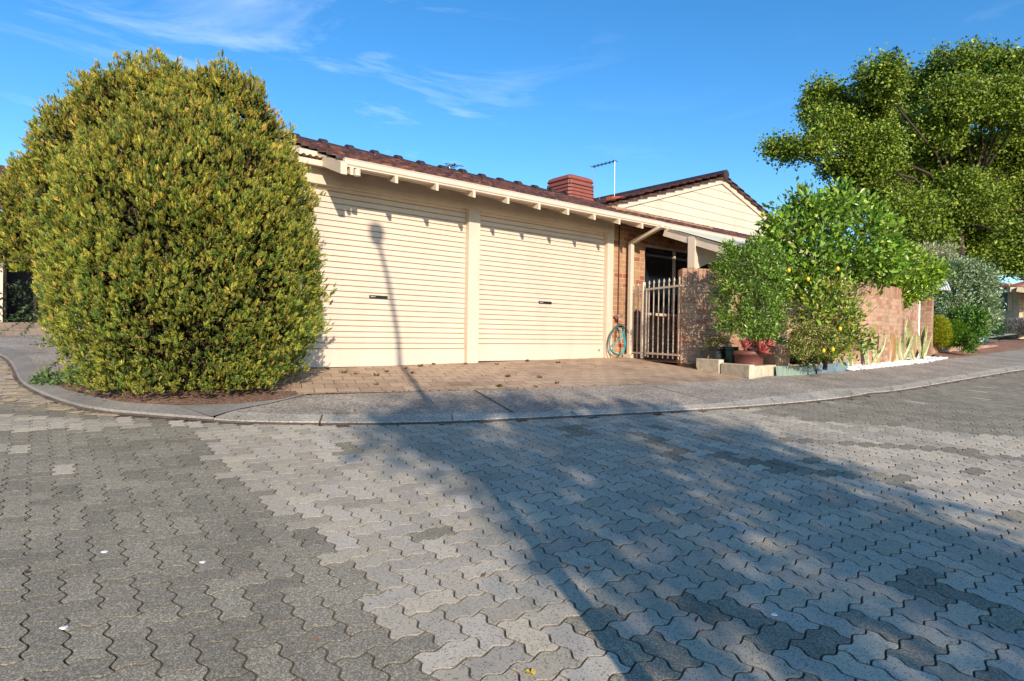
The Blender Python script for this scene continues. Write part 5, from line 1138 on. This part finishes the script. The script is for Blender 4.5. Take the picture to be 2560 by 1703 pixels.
# lawn, lavender, pots on gravel
lw = ribbon('lawn_soil', [(19.0, 6.2), (24, 7.7), (45, 9.5)], [(19, 12), (24, 14), (45, 18)], .04, .1, plain('lawn_soil', (.10, .11, .03), .95, var=.4, nscale=3), n=30, m=6)
rng = np.random.default_rng(5); n = 26000; gx_ = rng.uniform(2470, 2640, n); gy_ = rng.uniform(834, 855.5, n)
LG0, LG1 = gp(2480, 853.5, .04), gp(2640, 858, .04)
P = np.stack([rng.uniform(19, 34, n), rng.uniform(5.6, 12, n)], 1); P = P[P[:, 1] > 6.05+(P[:, 0]-19)*.25]; P3 = np.array([(x, y, G(x, y)+.06) for x, y in P])
o = foliage('grass', P3, np.array([0, 0, 1.0])+rng.normal(size=P3.shape)*.5, .11, pal(rng, len(P3), [(.12, .17, .03), (.20, .22, .05), (.28, .22, .08)], .2), M_['leaf'], None, wid=.3); tag(o, kind='stuff')
lb = [lobe(2545, 820, 27, 34, 20), lobe(2515, 822, 27, 24, 20), lobe(2590, 822, 27, 40, 20)]
r_ = empty('lavender_bush', tuple(at(2530, 840, 27)), 'grey purple lavender bush in front of the cream neighbour house', 'bush'); rng = np.random.default_rng(82); P, N, k, r = lpts(lb, 9000, rng, .2)
foliage('crown', P, N*.5+np.array([0, 0, .8])+rng.normal(size=P.shape)*.25, .17, pal(rng, len(P), [(.20, .19, .20), (.28, .27, .22), (.16, .13, .19), (.12, .15, .08)], .2), M_['leaf'], r_, wid=.12)
tree('round_shrub', at(2487, 840, 24), 'small dark green rounded shrub left of the lavender', 'shrub', [lobe(2487, 822, 24, 17, 17)], dict(nclump=120, per=9, cr=.08, size=.08, cols=[(.04, .11, .03), (.06, .15, .04)], mt=M_['leaf'], seed=33))
def pot2(px, py, dep, rim, h, mt, nm, lab):
    return pot(px, py, dep, rim, h, [(.55, 0), (.62, .05), (.85, .5), (1, 1), (.94, 1), (.88, .85)], mt, nm, lab)
dq = float((gp(2451, 860, .04)-EYE)@fw)
pot2(2452, 843.5, dq, .10, .15, M_['potw'], 'white_pot', 'white round pot on dark gravel beside the brick path'); pot2(2463, 841, dq+.2, .085, .16, M_['potteal'], 'teal_pot', 'teal glazed pot just behind the white pot')
r_ = empty('dry_potted_plant', tuple(at(2463, 841, dq+.2)), 'reddish half-dry plant growing in the teal pot', 'plant')
crown('leaves', [lobe(2462, 825, dq+.2, 10, 12), lobe(2452, 830, dq+.1, 9, 9)], 70, 6, .03, .05, [(.40, .22, .08), (.45, .30, .12), (.18, .2, .06)], M_['leaf'], r_, wid=.25, seed=17)
ga, gb_ = gp(2441, 865, .04)[:2], gp(2488, 858, .04)[:2]
pebbles('dark_gravel', [ga, gb_], [ga+np.array([.5, .6]), gb_+np.array([.4, .5])], 500, .03, M_['rock'], .04, 9)
mb = MB(); A_, B_ = gp(2440, 872.5, .04)[:2], gp(2489, 865, .04)[:2]; obox(mb, (A_+B_)/2, B_-A_, np.linalg.norm(B_-A_)/2, .05, .7, G(*((A_+B_)/2))+.10); o = mb.build('brick_edging', M_['brickw']); tag(o, 'low row of edging bricks around the dark gravel', 'edging')
# ================================================================= left background
ln = empty('left_neighbour_garage', (0, 18.5, 1.4), 'shaded brick garage with a dark opening behind the left side of the conifer', 'garage')
mb = MB(); mb.box(-9, .02, 18.4, 18.7, 1.2, 3.4); mb.build('wall', M_['brick'], ln)
mb = MB(); p = onY(3, 700, 18.3); mb.box(p[0]-.12, p[0]+.03, 18.2, 18.42, 1.2, 3.6); mb.build('post', C_, ln)
mb = MB(); mb.box(-1.5, 4, 19.6, 19.7, 1.2, 3.6); mb.build('back_wall', M_['darkwood'], ln)
mb = MB(); mb.box(4.0, 4.2, 17.9, 19.7, 1.2, 3.6); mb.box(-9, 4.2, 17.8, 18.4, 3.4, 3.75); mb.build('beam', C_, ln)
tiled('roof', -9, 4.4, (17.5, 3.8), (21.5, 5.5), parent=ln)
h_ = empty('dark_hedge', (.9, 18.1, 1.4), 'low dark hedge in shade in front of the left neighbour garage', 'hedge')
crown('leaves', [(np.array((.2, 18.3, 1.7)), .7, .5, .3), (np.array((1.5, 18.3, 1.7)), .8, .5, .3), (np.array((-1.2, 18.4, 1.7)), .8, .5, .3)], 260, 9, .08, .09, [(.02, .035, .01), (.03, .05, .015)], M_['leaf'], h_, seed=7)
# ================================================================= weeds and litter on the driveway
wm = None
WD = [(1016, 922), (1079, 908), (1083, 912), (1163, 911), (1052, 917), (1213, 905), (1242, 912), (1317, 904), (1395, 908), (967, 931), (890, 936), (941, 940), (1030, 934), (940, 963), (1271, 943), (1350, 945), (1392, 959), (1247, 968), (860, 933), (820, 924), (1340, 968)]
for i, (x, y) in enumerate(WD):
    d = ray(x, y); t = 5.0
    while (EYE+d*t)[2] > DZ(*(EYE+d*t)[:2]) and t < 11: t += .01
    c = EYE+d*t
    if wm is None:
        rng = np.random.default_rng(2); n = 16; a = rng.uniform(0, 6.28, n)
        wm = foliage('paving_weed', np.zeros((n, 3)), np.stack([np.cos(a), np.sin(a), rng.uniform(.1, 1.1, n)], 1), rng.uniform(.03, .06, n), pal(rng, n, [(.14, .12, .03), (.16, .06, .03), (.12, .18, .03)], .2), M_['leaf'], None, wid=.4); o = wm
    else: o = wm.copy(); sc.collection.objects.link(o)
    o.location = c; o.rotation_euler = (0, 0, i*1.3); s_ = .7+.5*((i*37) % 10)/10; o.scale = (s_, s_, s_); tag(o, 'tiny reddish green weed sprouting from a joint of the brown driveway', 'weed', 'tiny weeds in the driveway joints')
for (x, y), col, lab, r in (((1468, 1420), (.5, .10, .02), 'small curled orange leaf lying on the light pavers', .016), ((1326, 1682), (.55, .38, .05), 'yellow leaf scrap on the pavers at the bottom of the photo', .02)):
    c = gp(x, y, .004); rng = np.random.default_rng(3); a = np.linspace(0, 5.5, 6); o = foliage('fallen_leaf', np.tile(c, (6, 1)), np.stack([np.cos(a), np.sin(a), np.full(6, .25)], 1), r, np.tile(col, (6, 1)), M_['leaf'], None, wid=.7); tag(o, lab, 'leaf')
for (x, y), r, lab in (((262, 1380), .014, 'largest white chip on the dark pavers at the left'), ((507, 1406), .012, 'small white chip on the dark pavers left of the light paving'), ((160, 1570), .013, 'white chip on the dark pavers near the bottom left'), ((1935, 1537), .012, 'round white chip on the shaded dark pavers at the right')):
    c = gp(x, y, .002); mb = MB(); mb.lathe(tuple(c), [(r, 0), (r*.9, .003), (r*.4, .005), (.0005, .005)], 9, wob=.2); o = mb.build('white_dropping', M_['pebble']); tag(o, lab, 'stone chip', 'white chips on the paving')  # white droppings, modelled as low raised discs
# ================================================================= behind the camera: street lamp and tree that cast the shadows
lx, ly = .90, -.32
lp = empty('street_lamp', (lx, ly, G(lx, ly)), 'round-headed street lamp whose shadow falls on the garage door', 'street lamp')
mb = MB(); zt = 6.05; mb.tube([(lx, ly, G(lx, ly)), (lx, ly, 1.0), (lx, ly, 4.2), (lx-.04, ly, 4.7), (lx-.11, ly, 5.05), (lx-.22, ly, 5.55), (lx-.35, ly, 5.98)], [.055, .042, .038, .036, .034, .032, .03], 14); mb.build('pole', M_['steel'], lp)
mb = MB(); mb.lathe((lx-.39, ly, zt-.08), [(.04, 0), (.08, .05), (.105, .14), (.11, .22), (.07, .28), (.02, .30)], 16); mb.build('lamp_head', M_['white'], lp)

tx, ty = .15, -4.1
tx, ty = -1.0, -7.0
st = empty('street_tree', (tx, ty, G(tx, ty)), 'small street tree whose dappled shadow lies across the pavers', 'tree')
def sl(g, y, r, rz=None):                       # crown lobe that shades ground point g, standing at depth y
    g = np.array((g[0], g[1], G(*g))); t = (g[1]-y)/SUN[1]; return (g-SUN*t, r, rz or r*.45, r)
SH = [(2.9, 4.4, .75), (3.9, 3.9, .8), (4.7, 3.3, .6), (2.6, 3.7, .5), (3.4, 3.2, .9), (4.4, 2.6, .75), (2.8, 2.6, .7), (3.8, 1.9, .8), (2.5, 1.9, .55), (3.2, 1.4, .7), (2.6, .9, .5), (3.7, 1.0, .6), (2.2, 1.3, .35), (2.3, 2.6, .35), (3.3, .5, .7), (4.9, 3.9, .45), (3.2, 5.0, .5), (4.0, 4.9, .4), (2.55, 4.7, .4), (1.75, 1.5, .16), (1.95, 2.0, .2)]
rr = random.Random(6); SL = [sl((a, b_), -7.0+rr.uniform(-.9, .9), r*.92) for a, b_, r in SH]
crown('crown', SL, 560, 10, .13, .12, [(.08, .16, .02), (.12, .2, .03)], M_['leaf'], st, seed=77, shell=.4, wid=.7, tol=.3)
limbs('trunk', (tx, ty, G(tx, ty)), SL, M_['bark'], st, .11, .02, seed=9, trunk_top=(tx+.1, ty+.1, 2.0))

# leaf litter along the kerb and driveway edges
rng = np.random.default_rng(15); PP = []
for L_, wd_, k in ((O2, .05, 420), (O1, .06, 160), ([np.array((2.7, 7.66)), np.array((8.4, 7.66))], .03, 150), (ST, .03, 90), ([np.array((3, 6.8)), np.array((8, 6.2))], .5, 60), ([np.array((0, 3.0)), np.array((6, 2.2))], 1.3, 50)):
    A_ = arc([p[:2] for p in L_], 300)
    for _ in range(k):
        i = rng.integers(0, 300); p = A_[i]+rng.normal(0, wd_, 2)
        if p[1] > 7.62 or p[0] > 16: continue
        PP.append((p[0], p[1], (DZ(*p) if p[1] > YF(p[0])+.02 and 2.3 < p[0] < 8.6 else G(*p)+(.04 if p[1] > YF(p[0])-.8 and 1.5 < p[0] else 0))+.004))
PP = np.array(PP); D_l = rng.normal(size=PP.shape); D_l[:, 2] = np.abs(D_l[:, 2])*.25
o = foliage('leaf_litter', PP, D_l, rng.uniform(.012, .035, len(PP)), pal(rng, len(PP), [(.16, .08, .04), (.24, .13, .06), (.10, .05, .03)], .2), M_['leaf'], None, wid=.5, seed=8); tag(o, kind='stuff')
